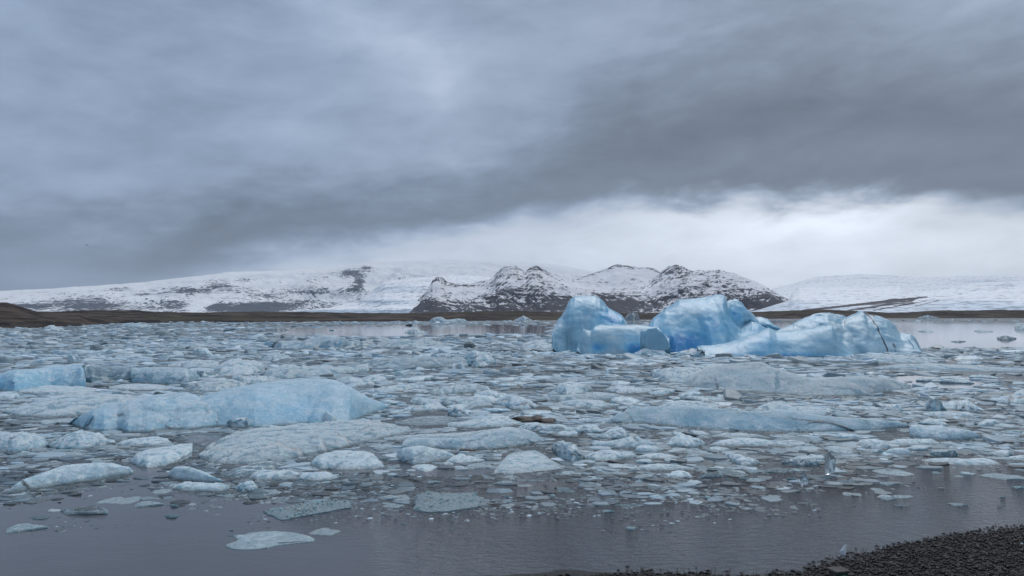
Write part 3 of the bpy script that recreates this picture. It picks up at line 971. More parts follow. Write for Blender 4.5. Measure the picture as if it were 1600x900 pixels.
# ---- the large blue iceberg, in three masses
berg = empty('iceberg', 'tall blue iceberg with two smooth domes joined by a low slab', 'iceberg', 1010, 103)
ice('dome', None, None,
    [(864, 520), (866, 512), (872, 500), (879, 492), (884, 480), (889, 468), (896, 463), (906, 462), (920, 461), (930, 462), (937, 466), (945, 474), (952, 481),
     (962, 487), (971, 493), (976, 501), (981, 512), (990, 520)],
    [(864, 543), (867, 548), (872, 551), (875, 552), (878, 552), (900, 552), (940, 550), (990, 545)], parent=berg,
    D0=102, k=0.5, maxdep=9, e=2.0, blue=0.50, disp=0.07, fac=0.07, nv=60, nu=150, seed=3, calm=0.8,
    blobs=[('blue', 955, 497, 20, 16, 0.7), ('blue', 905, 480, 30, 12, .12), ('dirt', 889, 528, 9, 16, 0.30), ('clear', 889, 530, 10, 18, 0.45), ('frost', 870, 512, 8, 12, .5), ('frost', 915, 508, 6, 14, .3)])
ice('slab', None, None,
    [(902, 546), (906, 530), (911, 513), (916, 515), (922, 516), (928, 509), (936, 507), (955, 508), (975, 507), (995, 507), (1012, 509), (1030, 512), (1045, 530)],
    [(902, 548), (906, 552), (925, 555), (950, 557), (985, 559), (1005, 556), (1025, 553), (1045, 552)], parent=berg,
    D0=97.5, k=0.5, maxdep=5, e=2.7, blue=0.36, disp=0.06, fac=0.16, nv=50, nu=150, seed=8, calm=0.8,
    blobs=[('blue', 935, 543, 16, 8, 0.8), ('blue', 990, 545, 16, 10, 1.2), ('blue', 990, 525, 25, 8, 0.25), ('frost', 957, 528, 10, 4, .8), ('frost', 962, 550, 16, 5, .5), ('frost', 920, 545, 6, 10, .4)])  # strongest blue spots also paint the shade between the domes
ice('dome', None, None,
    [(1008, 520), (1015, 508), (1022, 497), (1032, 489), (1040, 481), (1050, 475), (1060, 469), (1072, 467), (1090, 465), (1102, 463), (1112, 461), (1122, 460), (1130, 462), (1134, 467),
     (1137, 477), (1143, 489), (1150, 499), (1157, 505), (1166, 503), (1175, 500), (1183, 503), (1191, 510), (1198, 516), (1210, 524), (1225, 535)],
    [(1008, 548), (1020, 552), (1045, 558), (1080, 560), (1130, 562), (1170, 560), (1225, 555)], parent=berg,
    D0=99, k=0.5, maxdep=11, e=1.9, blue=0.66, disp=0.07, fac=0.06, nv=60, nu=210, seed=12, calm=0.8,
    blobs=[('blue', 1060, 540, 40, 16, 1.1), ('blue', 1025, 510, 14, 20, .3), ('frost', 1085, 487, 14, 8, .55), ('blue', 1110, 510, 30, 16, 0.25), ('blue', 1180, 520, 14, 14, .2), ('frost', 1065, 524, 5, 4, .6), ('frost', 1125, 529, 4, 5, .5)])  # blue low on the left doubles as painted contact shadow
ice('shoulder', None, None,
    [(1125, 480), (1132, 474), (1140, 470), (1148, 468), (1156, 468), (1163, 474), (1170, 484), (1177, 491), (1183, 497), (1192, 496), (1199, 499), (1206, 505), (1214, 511), (1225, 518)],
    [(1125, 545), (1170, 552), (1225, 550)], parent=berg, D0=105, k=.5, maxdep=5, e=2.2, blue=0.55, nv=40, nu=90, seed=15, calm=0.8,
    blobs=[('blue', 1148, 490, 10, 14, .5), ('frost', 1160, 470, 14, 3, .4)])
ice('leaning_plate', None, None,
    [(1000, 521), (1001, 517), (1009, 517), (1013, 514), (1026, 512), (1030, 516), (1035, 518), (1041, 527), (1046, 537), (1047, 541)],
    [(1000, 527), (1002, 535), (1008, 543), (1013, 547), (1026, 549), (1038, 549), (1043, 546), (1047, 542)], parent=berg, D0=95, k=.5, maxdep=0.5, e=5, blue=0.55, frost=0.1, nv=26, nu=50, seed=17, calm=0.8, fac=0.05, disp=0.04)
ice('iceberg', 'low blue wedge with a thin pointed left tip, before the tallest dome', 'iceberg',
    [(1088, 540), (1100, 539.5), (1115, 539), (1133, 536), (1150, 531), (1162, 526), (1176, 521), (1188, 516), (1200, 512), (1212, 517), (1228, 517), (1245, 516),
     (1262, 513), (1280, 510), (1292, 508), (1300, 507), (1303, 512), (1307, 522), (1314, 532), (1322, 541), (1329, 548), (1335, 555)],
    [(1088, 543), (1095, 556), (1102, 563), (1118, 566), (1140, 567), (1180, 568), (1210, 570), (1240, 569), (1280, 565), (1310, 561), (1335, 557)],
    D0=92, k=.5, maxdep=6, e=2.2, blue=0.55, nv=56, nu=210, seed=22, calm=0.8, disp=0.09, fac=0.13,
    blobs=[('frost', 1130, 550, 22, 8, .65), ('frost', 1180, 530, 8, 5, .6), ('blue', 1185, 540, 25, 14, .25), ('blue', 1230, 560, 60, 8, .9), ('blue', 1140, 552, 9, 6, .8), ('frost', 1160, 545, 8, 6, .4),
           ('blue', 1205, 530, 25, 12, .2), ('frost', 1290, 545, 20, 6, .3)])
ice('iceberg', 'ribbed blue iceberg with a black dirt seam running down its face', 'iceberg',
    [(1205, 522), (1215, 516), (1228, 511), (1240, 507), (1250, 501), (1262, 495), (1272, 490), (1284, 488), (1294, 488), (1300, 490), (1306, 491), (1312, 493), (1318, 496), (1322, 494), (1330, 491), (1340, 488),
     (1348, 486), (1353, 487), (1358, 491), (1368, 493), (1380, 496), (1390, 501), (1396, 507), (1402, 515), (1407, 520), (1416, 521), (1424, 523), (1431, 528), (1436, 536), (1438, 545)],
    [(1205, 548), (1300, 556), (1330, 557), (1345, 556), (1370, 555), (1400, 553), (1425, 551), (1438, 550)],
    D0=99, k=.5, maxdep=8, e=1.7, blue=0.40, nv=60, nu=220, seed=27, calm=0.8, disp=0.16, fac=0.14, frost=0.12,
    dirtlines=[([(1354, 487), (1366, 498), (1373, 510), (1379, 530), (1384, 548)], 1.5, 0.75), ([(1392, 536), (1396, 548)], 2.0, .5), ([(1320, 502), (1322, 506)], 2, .6), ([(1355, 487), (1370, 494)], 1.6, .7)],
    blobs=[('blue', 1265, 500, 30, 8, .25), ('clear', 1380, 550, 30, 5, .25), ('frost', 1340, 520, 20, 20, .2)])
ice('ice_block', 'small pale blue block left of the pointed tip of the wedge', 'ice block',
    [(1058, 556), (1062, 550), (1072, 547), (1084, 546), (1096, 544), (1101, 548), (1100, 556)],
    [(1058, 558), (1070, 561), (1088, 562), (1100, 557)], D0=91, maxdep=1.6, e=3.5, blue=.2, frost=.3, seed=31)
ice('ice_block', 'low pale mound below the leaning plate at the foot of the blue iceberg', 'ice block',
    [(983, 559), (992, 552), (1000, 547), (1007, 543), (1016, 546), (1026, 547), (1036, 549), (1046, 554), (1056, 560)],
    [(983, 560), (1000, 563), (1030, 564), (1056, 562)], D0=92.5, maxdep=2.0, e=2.4, blue=.35, frost=.1, seed=33)

# ---- the long white berg in front of it
wb = empty('iceberg', 'long low white berg lying in front of the blue iceberg', 'iceberg', 1220, 52)
ice('hump', None, None, [(1012, 583), (1020, 579), (1035, 576), (1060, 574), (1085, 575), (1105, 579), (1120, 583), (1135, 590)],
    [(1012, 586), (1022, 593), (1040, 597), (1070, 600), (1100, 601), (1135, 602)], parent=wb, k=.4, e=2.4, blue=.1, frost=.35, seed=35)
ice('hump', None, None,
    [(1066, 598), (1078, 588), (1092, 582), (1105, 577), (1122, 573), (1140, 569), (1158, 567), (1176, 565), (1192, 566), (1202, 571), (1212, 575), (1225, 580), (1240, 585),
     (1256, 590), (1275, 592), (1295, 591), (1320, 590), (1345, 590), (1368, 590), (1385, 591), (1398, 593), (1410, 598), (1420, 605)],
    [(1066, 602), (1090, 607), (1130, 611), (1180, 613), (1235, 617), (1290, 619), (1340, 618), (1375, 614), (1400, 610), (1420, 607)], parent=wb, k=.42, maxdep=9, e=2.3, blue=.20, frost=.35,
    seed=37, nu=220, nv=44, disp=.14, fac=.16, dirtlines=[([(1119, 592), (1121, 607)], 3, .5), ([(1228, 595), (1230, 612)], 1.5, .35)],
    blobs=[('clear', 1110, 600, 30, 8, .3), ('blue', 1170, 585, 20, 8, .25), ('dirt', 1105, 605, 25, 5, .22)])
ice('slab', None, None, [(1080, 573), (1095, 569), (1120, 568), (1150, 569), (1165, 572)], [(1080, 575), (1110, 577), (1165, 578)], parent=wb, k=.5, e=3, blue=.15, frost=.3, seed=39)

# name, label, category, top, base, options
T = [
 ('iceberg', 'big rounded blue berg with a whale-back crest in the left half', 'iceberg',
  [(280, 662), (295, 640), (312, 624), (328, 616), (345, 611), (365, 606), (385, 602), (405, 598), (430, 595), (455, 593), (480, 592), (505, 592), (522, 595), (536, 600), (550, 608), (562, 617), (575, 624), (588, 629), (605, 638)],
  [(280, 664), (310, 666), (345, 667), (400, 669), (440, 666), (480, 664), (520, 665), (545, 663), (560, 656), (575, 648), (605, 640)],
  dict(k=.42, maxdep=11, e=2.3, calm=.55, blue=.42, nu=220, nv=56, seed=41, disp=.09, fac=.13, blobs=[('blue', 470, 640, 60, 20, .35), ('frost', 400, 612, 60, 6, .3), ('blue', 420, 615, 30, 8, .2), ('frost', 575, 640, 14, 8, .35), ('frost', 515, 645, 22, 10, .35), ('clear', 470, 660, 40, 6, .3)])),
 ('iceberg', 'pale blue sloping berg tapering to a point on the left, against the whale-backed berg', 'iceberg',
  [(107, 661), (115, 655), (130, 647), (148, 639), (165, 632), (185, 629), (200, 629), (225, 624), (245, 619), (265, 616), (290, 614), (305, 618), (325, 632), (340, 646), (352, 658)],
  [(107, 663), (125, 668), (145, 674), (165, 675), (185, 673), (205, 676), (235, 676), (260, 672), (300, 671), (330, 668), (352, 664)],
  dict(k=.45, maxdep=9, e=2.2, calm=.4, blue=.40, nu=200, nv=48, seed=43, disp=.10, fac=.24, blobs=[('blue', 155, 650, 12, 14, .3), ('blue', 265, 630, 40, 10, .3), ('frost', 195, 640, 20, 8, .3), ('frost', 300, 655, 30, 8, .2)])),
 ('ice_block', 'white triangular shard leaning on the right flank of the whale-backed berg', 'ice block',
  [(500, 656), (505, 648), (510, 641), (514, 645), (522, 650), (530, 658)], [(500, 657), (505, 662), (520, 664), (530, 660)], dict(k=.25, maxdep=.4, e=5, blue=0, frost=.9, seed=44, fac=.04, disp=.03)),
 ('ice_block', 'pale translucent fin standing at the left foot of the whale-backed berg', 'ice block',
  [(355, 660), (358, 656), (372, 653), (393, 652), (391, 658), (388, 664)], [(355, 665), (365, 668), (380, 668), (388, 667)], dict(k=.25, maxdep=.6, e=4, blue=.1, frost=.5, seed=45)),
 ('ice_block', 'small white lumps in a line under the whale-backed berg', 'ice block',
  [(408, 665), (413, 664), (420, 664), (432, 666), (450, 666), (455, 668)], [(408, 670), (420, 672), (440, 671), (455, 670)], dict(k=.4, blue=0, frost=.8, seed=46)),
 ('ice_floe', 'blue ice block with pale cracks at the left edge, beside the dark teal block', 'ice floe',
  [(-40, 590), (0, 584), (12, 580), (25, 578), (45, 577), (70, 574), (95, 571), (115, 569), (128, 570), (131, 578), (134, 590)],
  [(-40, 612), (0, 611), (25, 613), (50, 610), (80, 605), (110, 605), (134, 606)], dict(k=.3, maxdep=7, e=3, calm=.4, blue=.6, nv=40, seed=47, disp=.05, fac=.12, blobs=[('frost', 118, 592, 10, 10, .5), ('blue', 20, 600, 30, 10, .2)])),
 ('ice_floe', 'dark teal clear block between two blue blocks on the left', 'ice floe',
  [(128, 575), (131, 571), (137, 569), (150, 571), (168, 573), (185, 573), (200, 575), (208, 577)], [(128, 590), (133, 597), (145, 598), (170, 596), (190, 596), (208, 597)],
  dict(k=.3, maxdep=4, e=3.5, blue=.45, clear=.72, nv=30, seed=49, disp=.05, fac=.12)),
 ('ice_floe', 'grey blue block with a pale right end, right of the dark teal block', 'ice floe',
  [(206, 576), (225, 574), (250, 573), (275, 574), (292, 576), (303, 580), (313, 590)], [(206, 598), (240, 600), (270, 600), (293, 600), (305, 597), (313, 593)],
  dict(k=.3, maxdep=4, e=3.5, blue=.4, clear=.25, nv=30, seed=50, disp=.04, fac=.08, blobs=[('frost', 285, 588, 12, 10, .5)])),
 ('ice_floe', 'dark clear sliver wedged right of the grey blue block', 'ice floe',
  [(308, 580), (320, 579), (335, 582), (346, 589)], [(308, 588), (318, 593), (330, 592), (346, 591)], dict(k=.4, blue=.4, clear=.8, seed=51)),
 ('ice_floe', 'rounded white floe behind the dirty white floe, upper left', 'ice floe',
  [(331, 583), (338, 573), (350, 566), (362, 561), (375, 561), (390, 564), (405, 568), (418, 573)], [(331, 584), (345, 588), (370, 589), (395, 587), (408, 583), (418, 576)],
  dict(k=.5, e=2.4, blue=.15, frost=.35, seed=52, nv=26)),
 ('ice_floe', 'long white ridge of ice reaching right to a squared end, above the whale-backed berg', 'ice floe',
  [(405, 585), (415, 579), (430, 575), (440, 571), (455, 570), (480, 574), (505, 573), (525, 574), (545, 574), (557, 571), (563, 569), (577, 568), (578, 575)],
  [(405, 588), (425, 591), (450, 592), (480, 590), (510, 588), (540, 584), (560, 582), (578, 581)], dict(k=.4, e=2.6, blue=.18, frost=.35, seed=53, nv=28)),
 ('ice_floe', 'white shelf of ice behind the rounded white floe', 'ice floe',
  [(262, 570), (280, 565), (305, 562), (330, 563), (352, 566)], [(262, 573), (290, 574), (320, 575), (352, 574)], dict(k=.5, blue=.15, frost=.4, seed=54)),
 ('ice_floe', 'dirty white floe with brown stains, left of the whale-backed berg crest', 'ice floe',
  [(286, 606), (298, 600), (312, 595), (330, 592), (352, 592), (370, 595), (382, 599), (390, 604)], [(286, 609), (310, 612), (340, 612), (370, 610), (390, 606)],
  dict(k=.45, blue=.0, frost=.4, dirt=.22, seed=55, nv=24, blobs=[('dirt', 350, 600, 25, 6, .25)])),
 ('ice_floe', 'knobbly pale floe between the dirty floe and the long white ridge', 'ice floe',
  [(362, 590), (370, 586), (378, 588), (390, 589), (400, 586), (415, 587), (428, 591)], [(362, 596), (380, 600), (405, 600), (428, 597)], dict(k=.45, blue=.1, frost=.3, seed=56, fac=.3)),
 ('ice_floe', 'flat white sheets under the blue blocks at left', 'ice floe',
  [(30, 609), (50, 605), (75, 603), (100, 604), (128, 605), (150, 607)], [(30, 614), (70, 617), (110, 618), (150, 615)], dict(k=.85, e=5, blue=.05, frost=.5, seed=57)),
 ('ice_floe', 'thin pale sheet below the dark teal block', 'ice floe',
  [(170, 604), (190, 601), (215, 600), (240, 601), (262, 603), (285, 605)], [(170, 608), (200, 611), (250, 611), (285, 608)], dict(k=.85, e=5, blue=.05, frost=.4, seed=58)),
 ('ice_floe', 'white hump at the left edge below the blue block', 'ice floe',
  [(-30, 618), (0, 613), (15, 612), (27, 616), (34, 621)], [(-30, 625), (0, 625), (20, 624), (34, 622)], dict(k=.5, blue=.15, frost=.4, seed=59)),
 ('ice_floe', 'broad pale blue slab sloping into the water left of the pointed berg', 'ice floe',
  [(2, 642), (25, 638), (50, 630), (75, 624), (105, 618), (140, 615), (175, 617), (210, 619), (245, 618), (262, 622)], [(2, 646), (30, 651), (70, 654), (110, 652), (150, 648), (200, 640), (262, 630)],
  dict(k=.62, e=3, blue=.25, frost=.25, seed=60, nv=34, nu=180, disp=.2)),
 ('ice_floe', 'white floe at the left edge with a small bright patch on it', 'ice floe',
  [(-60, 684), (-20, 679), (10, 677), (40, 677), (60, 680), (72, 688), (80, 694)], [(-60, 706), (0, 707), (30, 708), (60, 704), (80, 698)], dict(k=.5, e=2.6, blue=.2, frost=.25, seed=61, nv=30, blobs=[('frost', 35, 692, 12, 3, 1)])),
 ('ice_floe', 'rounded pale floe beside the white one at the left edge', 'ice floe',
  [(72, 696), (84, 690), (98, 682), (112, 675), (122, 673), (140, 676), (155, 680), (168, 686), (180, 692)], [(72, 700), (95, 703), (125, 703), (155, 700), (180, 695)], dict(k=.5, e=2.4, blue=.22, frost=.15, seed=62, nv=30)),
 ('ice_floe', 'thin grey floe just left of the floe with the dark underside', 'ice floe',
  [(180, 693), (198, 687), (220, 684), (245, 683), (262, 686), (268, 691)], [(180, 696), (205, 699), (240, 699), (268, 694)], dict(k=.7, e=3.5, blue=.1, frost=.25, seed=63)),
 ('ice_floe', 'large smooth white floe with a dark stained left end, lower left', 'ice floe',
  [(12, 768), (22, 758), (35, 750), (55, 743), (75, 736), (95, 729), (120, 725), (150, 724), (175, 724), (190, 728), (202, 730), (208, 737)],
  [(12, 772), (30, 770), (50, 766), (80, 761), (110, 757), (145, 752), (180, 746), (208, 741)], dict(k=.5, e=2.0, blue=.16, frost=.15, seed=64, nu=180, nv=44, disp=.05, fac=.07,
   dirtlines=[([(35, 750), (50, 765)], 4, .7)], blobs=[('clear', 25, 764, 22, 10, .6), ('dirt', 100, 752, 6, 4, .35)])),
 ('ice_floe', 'tilted white floe showing a dark clear underside, near the left', 'ice floe',
  [(203, 720), (212, 711), (225, 705), (245, 702), (262, 699), (280, 696), (300, 694), (308, 697), (304, 708), (300, 714)],
  [(203, 723), (215, 730), (232, 734), (255, 731), (278, 725), (300, 717)], dict(k=.6, e=3.5, blue=.12, frost=.45, seed=65, nv=34, fac=.16, dirtlines=[([(234, 731), (262, 727), (300, 706)], 3.2, .55)], blobs=[('clear', 265, 729, 35, 4, .8)])),
 ('ice_floe', 'smooth egg-backed floe, upper of two stacked by the dark clear ice', 'ice floe',
  [(262, 743), (265, 736), (273, 730), (286, 728), (302, 731), (318, 737), (334, 744), (347, 750)], [(262, 746), (275, 750), (295, 752), (320, 754), (347, 754)], dict(k=.45, e=2.1, blue=.12, frost=.25, seed=66, nv=28, disp=.04, fac=.05)),
 ('ice_floe', 'flat egg-shaped floe, lower of two stacked by the dark clear ice', 'ice floe',
  [(268, 762), (275, 757), (290, 753), (315, 754), (340, 755), (358, 760)], [(268, 764), (285, 769), (310, 770), (340, 770), (358, 765)], dict(k=.7, e=3, blue=.1, frost=.25, seed=67)),
 ('ice_floe', 'small round white floe touching the flat egg-shaped one', 'ice floe',
  [(368, 765), (372, 757), (382, 753), (394, 752), (402, 757), (404, 765)], [(368, 768), (380, 770), (395, 770), (404, 767)], dict(k=.5, e=2.2, blue=.1, frost=.3, seed=68)),
 ('ice_floe', 'long low waisted white floe, centre left of the near edge', 'ice floe',
  [(389, 746), (394, 740), (408, 735), (430, 735), (450, 735), (468, 739), (490, 738), (508, 737), (520, 741), (529, 746)], [(389, 748), (402, 753), (430, 752), (460, 751), (490, 754), (515, 753), (529, 749)],
  dict(k=.6, e=2.3, blue=.08, frost=.35, seed=69, nv=28)),
 ('ice_floe', 'dark clear ice slab almost under water, right of the tilted white floe', 'ice floe',
  [(345, 740), (365, 734), (390, 727), (415, 722), (438, 721), (452, 727)], [(345, 745), (370, 750), (395, 748), (425, 737), (452, 729)], dict(k=.85, e=4, blue=.35, clear=.9, seed=70)),
 ('ice_floe', 'layered white floe with fluted sides in the near middle', 'ice floe',
  [(487, 722), (493, 715), (508, 710), (525, 706), (548, 705), (570, 707), (588, 714), (596, 722), (601, 731)], [(487, 729), (500, 735), (530, 737), (560, 737), (585, 735), (601, 732)],
  dict(k=.6, e=2.6, blue=.06, frost=.5, seed=71, nv=30, fac=.2)),
 ('ice_floe', 'plump white floe with a rounded blunt left end, near middle', 'ice floe',
  [(620, 712), (621, 704), (630, 700), (645, 698), (658, 697), (675, 700), (692, 704), (705, 708), (714, 713)], [(620, 716), (628, 722), (645, 727), (665, 725), (690, 720), (714, 716)],
  dict(k=.42, e=2.0, blue=.02, frost=.55, seed=72, nv=34, disp=.05, fac=.07)),
 ('ice_floe', 'pointed grey white floe right of the plump one', 'ice floe',
  [(697, 720), (708, 713), (720, 709), (735, 713), (750, 716), (762, 718)], [(697, 723), (715, 726), (740, 724), (762, 721)], dict(k=.8, e=4, blue=.05, frost=.5, seed=73)),
 ('ice_floe', 'small white floe in the dark lead below the plump one', 'ice floe',
  [(643, 730), (650, 726), (662, 726), (675, 727), (683, 729)], [(643, 731), (652, 736), (665, 740), (675, 738), (683, 731)], dict(k=.88, e=5, blue=.05, frost=.7, seed=74)),
 ('ice_floe', 'long pale blue floe with a domed right end, centre of the near ice', 'ice floe',
  [(628, 698), (630, 690), (640, 684), (665, 684), (690, 684), (715, 684), (738, 680), (760, 674), (780, 670), (800, 669), (820, 670), (835, 676), (845, 683), (851, 689)],
  [(628, 702), (650, 703), (680, 701), (710, 703), (745, 704), (780, 702), (810, 698), (835, 694), (851, 691)], dict(k=.5, e=2.2, blue=.24, frost=.15, seed=75, nu=180, nv=36, disp=.07, fac=.08, blobs=[('frost', 790, 680, 40, 8, .2)])),
 ('ice_floe', 'flat grey blue shelf behind the long pale blue floe', 'ice floe',
  [(600, 684), (640, 680), (680, 678), (720, 676), (760, 672), (790, 668)], [(600, 690), (660, 688), (720, 686), (790, 676)], dict(k=.8, e=4, blue=.15, frost=.2, seed=76)),
 ('ice_floe', 'wide flat sheet of rough grey ice in the left foreground', 'ice floe',
  [(310, 712), (330, 700), (350, 690), (380, 682), (420, 677), (460, 672), (500, 667), (540, 664), (580, 662), (615, 664), (645, 670)],
  [(310, 718), (330, 724), (360, 727), (400, 727), (440, 722), (480, 712), (530, 702), (580, 690), (645, 676)],
  dict(k=.84, e=6, blue=.12, clear=.16, frost=.2, seed=77, nu=240, nv=70, disp=.5, fac=.6, sub=.1, blobs=[('dirt', 350, 680, 30, 6, .4), ('frost', 400, 725, 70, 2, .8), ('frost', 430, 690, 60, 6, .3)])),
 ('ice_floe', 'small bright plate lying flat on the wide rough sheet', 'ice floe',
  [(463, 685), (468, 681), (478, 679), (485, 679), (482, 685)], [(463, 690), (470, 695), (477, 695), (482, 690)], dict(k=.6, blue=0, frost=1, seed=78, e=5)),
 ('ice_floe', 'whitish hump on the left part of the wide rough sheet', 'ice floe',
  [(342, 692), (352, 688), (370, 687), (380, 689), (392, 693)], [(342, 696), (365, 698), (392, 696)], dict(k=.5, blue=.1, frost=.4, seed=79)),
 ('ice_floe', 'granular dark grey slush patch right of the whale-backed berg', 'ice floe',
  [(615, 660), (640, 655), (670, 652), (700, 652), (722, 656)], [(615, 662), (640, 668), (670, 670), (700, 668), (722, 661)], dict(k=.93, e=6, blue=0, clear=.75, dirt=.12, seed=80, disp=.4)),
 ('ice_floe', 'long pale floe with a bulging left end, centre, left of the brown boulder', 'ice floe',
  [(640, 628), (645, 621), (655, 620), (672, 623), (690, 622), (715, 620), (740, 619), (760, 621), (770, 626), (778, 632)], [(640, 631), (660, 634), (690, 633), (715, 636), (750, 637), (778, 634)],
  dict(k=.5, e=2.4, blue=.15, frost=.2, seed=81, nv=26)),
 ('ice_floe', 'white curled floe under the long pale floe left of the boulder', 'ice floe',
  [(628, 640), (640, 635), (660, 634), (675, 630), (685, 629), (693, 635), (700, 639)], [(628, 643), (655, 644), (680, 642), (700, 641)], dict(k=.5, blue=.12, frost=.35, seed=82)),
 ('ice_floe', 'long white tongue pointing left behind the curled floe', 'ice floe',
  [(556, 611), (580, 608), (605, 604), (625, 601), (645, 600), (662, 602), (670, 607)], [(556, 612), (585, 616), (610, 615), (640, 610), (670, 608)], dict(k=.55, e=3, blue=.2, frost=.3, seed=83)),
 ('ice_floe', 'grey ridge of ice running right from the white tongue', 'ice floe',
  [(655, 612), (675, 609), (700, 604), (712, 600), (725, 602), (745, 600), (762, 604), (768, 610)], [(655, 616), (690, 618), (720, 615), (750, 613), (768, 612)], dict(k=.5, blue=.1, clear=.25, frost=.1, seed=84)),
 ('ice_floe', 'two-humped white floe above the white tongue', 'ice floe',
  [(528, 600), (533, 590), (545, 588), (560, 592), (575, 588), (590, 586), (602, 590), (614, 598)], [(528, 602), (550, 604), (580, 602), (614, 600)], dict(k=.45, blue=.12, frost=.35, seed=85, nv=22)),
 ('ice_floe', 'pale block with a thin snowy cap left of the boulder', 'ice floe',
  [(735, 618), (745, 611), (765, 609), (785, 613), (800, 620)], [(735, 621), (765, 624), (800, 622)], dict(k=.5, blue=.2, frost=.15, seed=86)),
 ('ice_floe', 'pale floe behind the brown boulder', 'ice floe',
  [(776, 628), (784, 620), (798, 617), (815, 621), (832, 628), (840, 636)], [(776, 634), (800, 640), (825, 642), (840, 638)], dict(k=.5, blue=.2, frost=.15, seed=87)),
 ('ice_floe', 'rough grey lump nearest left of the brown boulder', 'ice floe',
  [(700, 645), (703, 638), (712, 634), (722, 637), (730, 644), (735, 650)], [(700, 649), (715, 652), (735, 652)], dict(k=.4, blue=.1, clear=.2, frost=.15, seed=88)),
 ('ice_floe', 'pale floe just below the brown boulder', 'ice floe',
  [(700, 662), (720, 659), (745, 656), (775, 653), (800, 655), (820, 661)], [(700, 668), (740, 671), (780, 669), (820, 665)], dict(k=.6, blue=.15, frost=.25, seed=89)),
 ('ice_floe', 'layered pale block behind the white oval floe, centre right', 'ice floe',
  [(866, 612), (872, 602), (880, 597), (892, 596), (905, 599), (918, 601), (925, 606)], [(866, 614), (885, 618), (910, 617), (925, 610)], dict(k=.45, blue=.12, frost=.25, seed=90, fac=.25)),
 ('ice_floe', 'smooth white oval floe in the centre right brash', 'ice floe',
  [(945, 610), (955, 604), (970, 602), (990, 604), (1008, 607), (1020, 611)], [(945, 611), (965, 615), (995, 615), (1020, 613)], dict(k=.5, blue=.12, frost=.5, seed=91)),
 ('ice_floe', 'low white wedge right of the oval floe', 'ice floe',
  [(1014, 614), (1030, 609), (1045, 608), (1058, 611)], [(1014, 617), (1035, 620), (1058, 613)], dict(k=.5, blue=.1, frost=.4, seed=92)),
 ('ice_floe', 'long thin white floe above the left tip of the slate blue ridge', 'ice floe',
  [(866, 630), (880, 626), (905, 624), (930, 625), (950, 629), (975, 632)], [(866, 632), (900, 638), (940, 638), (975, 634)], dict(k=.55, blue=.18, frost=.3, seed=93)),
 ('ice_floe', 'grey banded slab behind the long thin white floe', 'ice floe',
  [(838, 622), (860, 617), (890, 618), (920, 616), (960, 617), (990, 620)], [(838, 626), (880, 628), (930, 627), (990, 625)], dict(k=.5, blue=.15, clear=.3, seed=94)),
 ('iceberg', 'long slate blue ridge of wet ice lying flat across the right middle', 'iceberg',
  [(945, 661), (955, 653), (968, 645), (980, 640), (995, 636), (1010, 637), (1022, 635), (1040, 636), (1055, 634), (1072, 636), (1100, 638), (1130, 640), (1160, 643), (1190, 643), (1220, 642),
   (1245, 643), (1265, 648), (1290, 651), (1320, 653), (1350, 655), (1380, 657), (1405, 659), (1420, 663)],
  [(945, 663), (970, 662), (1000, 662), (1030, 665), (1065, 669), (1100, 672), (1140, 675), (1180, 676), (1230, 677), (1290, 676), (1340, 674), (1390, 671), (1420, 668)],
  dict(k=.5, maxdep=8, e=2.2, calm=.35, blue=.44, clear=.24, nu=220, nv=44, seed=95, disp=.14, fac=.3, blobs=[('blue', 1150, 660, 100, 10, .15), ('frost', 985, 655, 15, 6, .3)])),
 ('ice_floe', 'pale crest of ice rising behind the slate blue ridge', 'ice floe',
  [(1030, 634), (1045, 629), (1065, 626), (1090, 627), (1115, 632), (1140, 637), (1165, 641)], [(1030, 640), (1080, 644), (1165, 646)], dict(k=.5, blue=.2, frost=.3, seed=96)),
 ('ice_floe', 'bright white peaked floe behind the right part of the slate blue ridge', 'ice floe',
  [(1172, 641), (1185, 636), (1200, 630), (1212, 628), (1224, 627), (1234, 633), (1245, 636), (1265, 636), (1285, 638), (1305, 640), (1325, 645)], [(1172, 643), (1210, 648), (1250, 652), (1290, 654), (1325, 651)],
  dict(k=.5, blue=.08, frost=.55, seed=97, nv=24)),
 ('ice_floe', 'pale blue block with an arched top touching the right end of the slate ridge', 'ice floe',
  [(1421, 667), (1423, 663), (1440, 664), (1460, 667), (1480, 669), (1500, 670), (1515, 672), (1526, 677), (1532, 683)], [(1421, 682), (1440, 686), (1470, 688), (1500, 688), (1520, 686), (1532, 684)],
  dict(k=.4, e=2.6, blue=.22, frost=.2, seed=98, nv=30, disp=.05, fac=.07)),
 ('ice_floe', 'row of rounded lumps at the foot of the ribbed iceberg', 'ice floe',
  [(1363, 563), (1368, 556), (1378, 553), (1388, 553), (1395, 559), (1405, 556), (1418, 556), (1432, 558), (1450, 561), (1466, 565)], [(1363, 566), (1390, 568), (1430, 568), (1466, 567)], dict(k=.4, blue=.15, frost=.25, seed=99, nv=22)),
 ('ice_floe', 'long flat blue sheet reaching to the right edge below the mirror pool', 'ice floe',
  [(1362, 574), (1400, 570), (1450, 568), (1500, 571), (1540, 573), (1580, 575), (1640, 578)], [(1362, 577), (1420, 580), (1500, 583), (1580, 583), (1640, 583)], dict(k=.7, blue=.4, frost=.1, seed=100)),
 ('ice_floe', 'blue capped small floe on the flat blue sheet', 'ice floe',
  [(1495, 566), (1505, 564), (1520, 564), (1535, 568)], [(1495, 569), (1515, 570), (1535, 569)], dict(k=.4, blue=.5, seed=101)),
 ('ice_floe', 'pale blue wedge cut by the right edge of the view', 'ice floe',
  [(1545, 626), (1560, 622), (1580, 616), (1600, 611), (1640, 605)], [(1545, 628), (1570, 631), (1600, 632), (1640, 632)], dict(k=.5, blue=.3, frost=.1, seed=102)),
 ('ice_block', 'upright white shard in the cluster right of the long white berg', 'ice block',
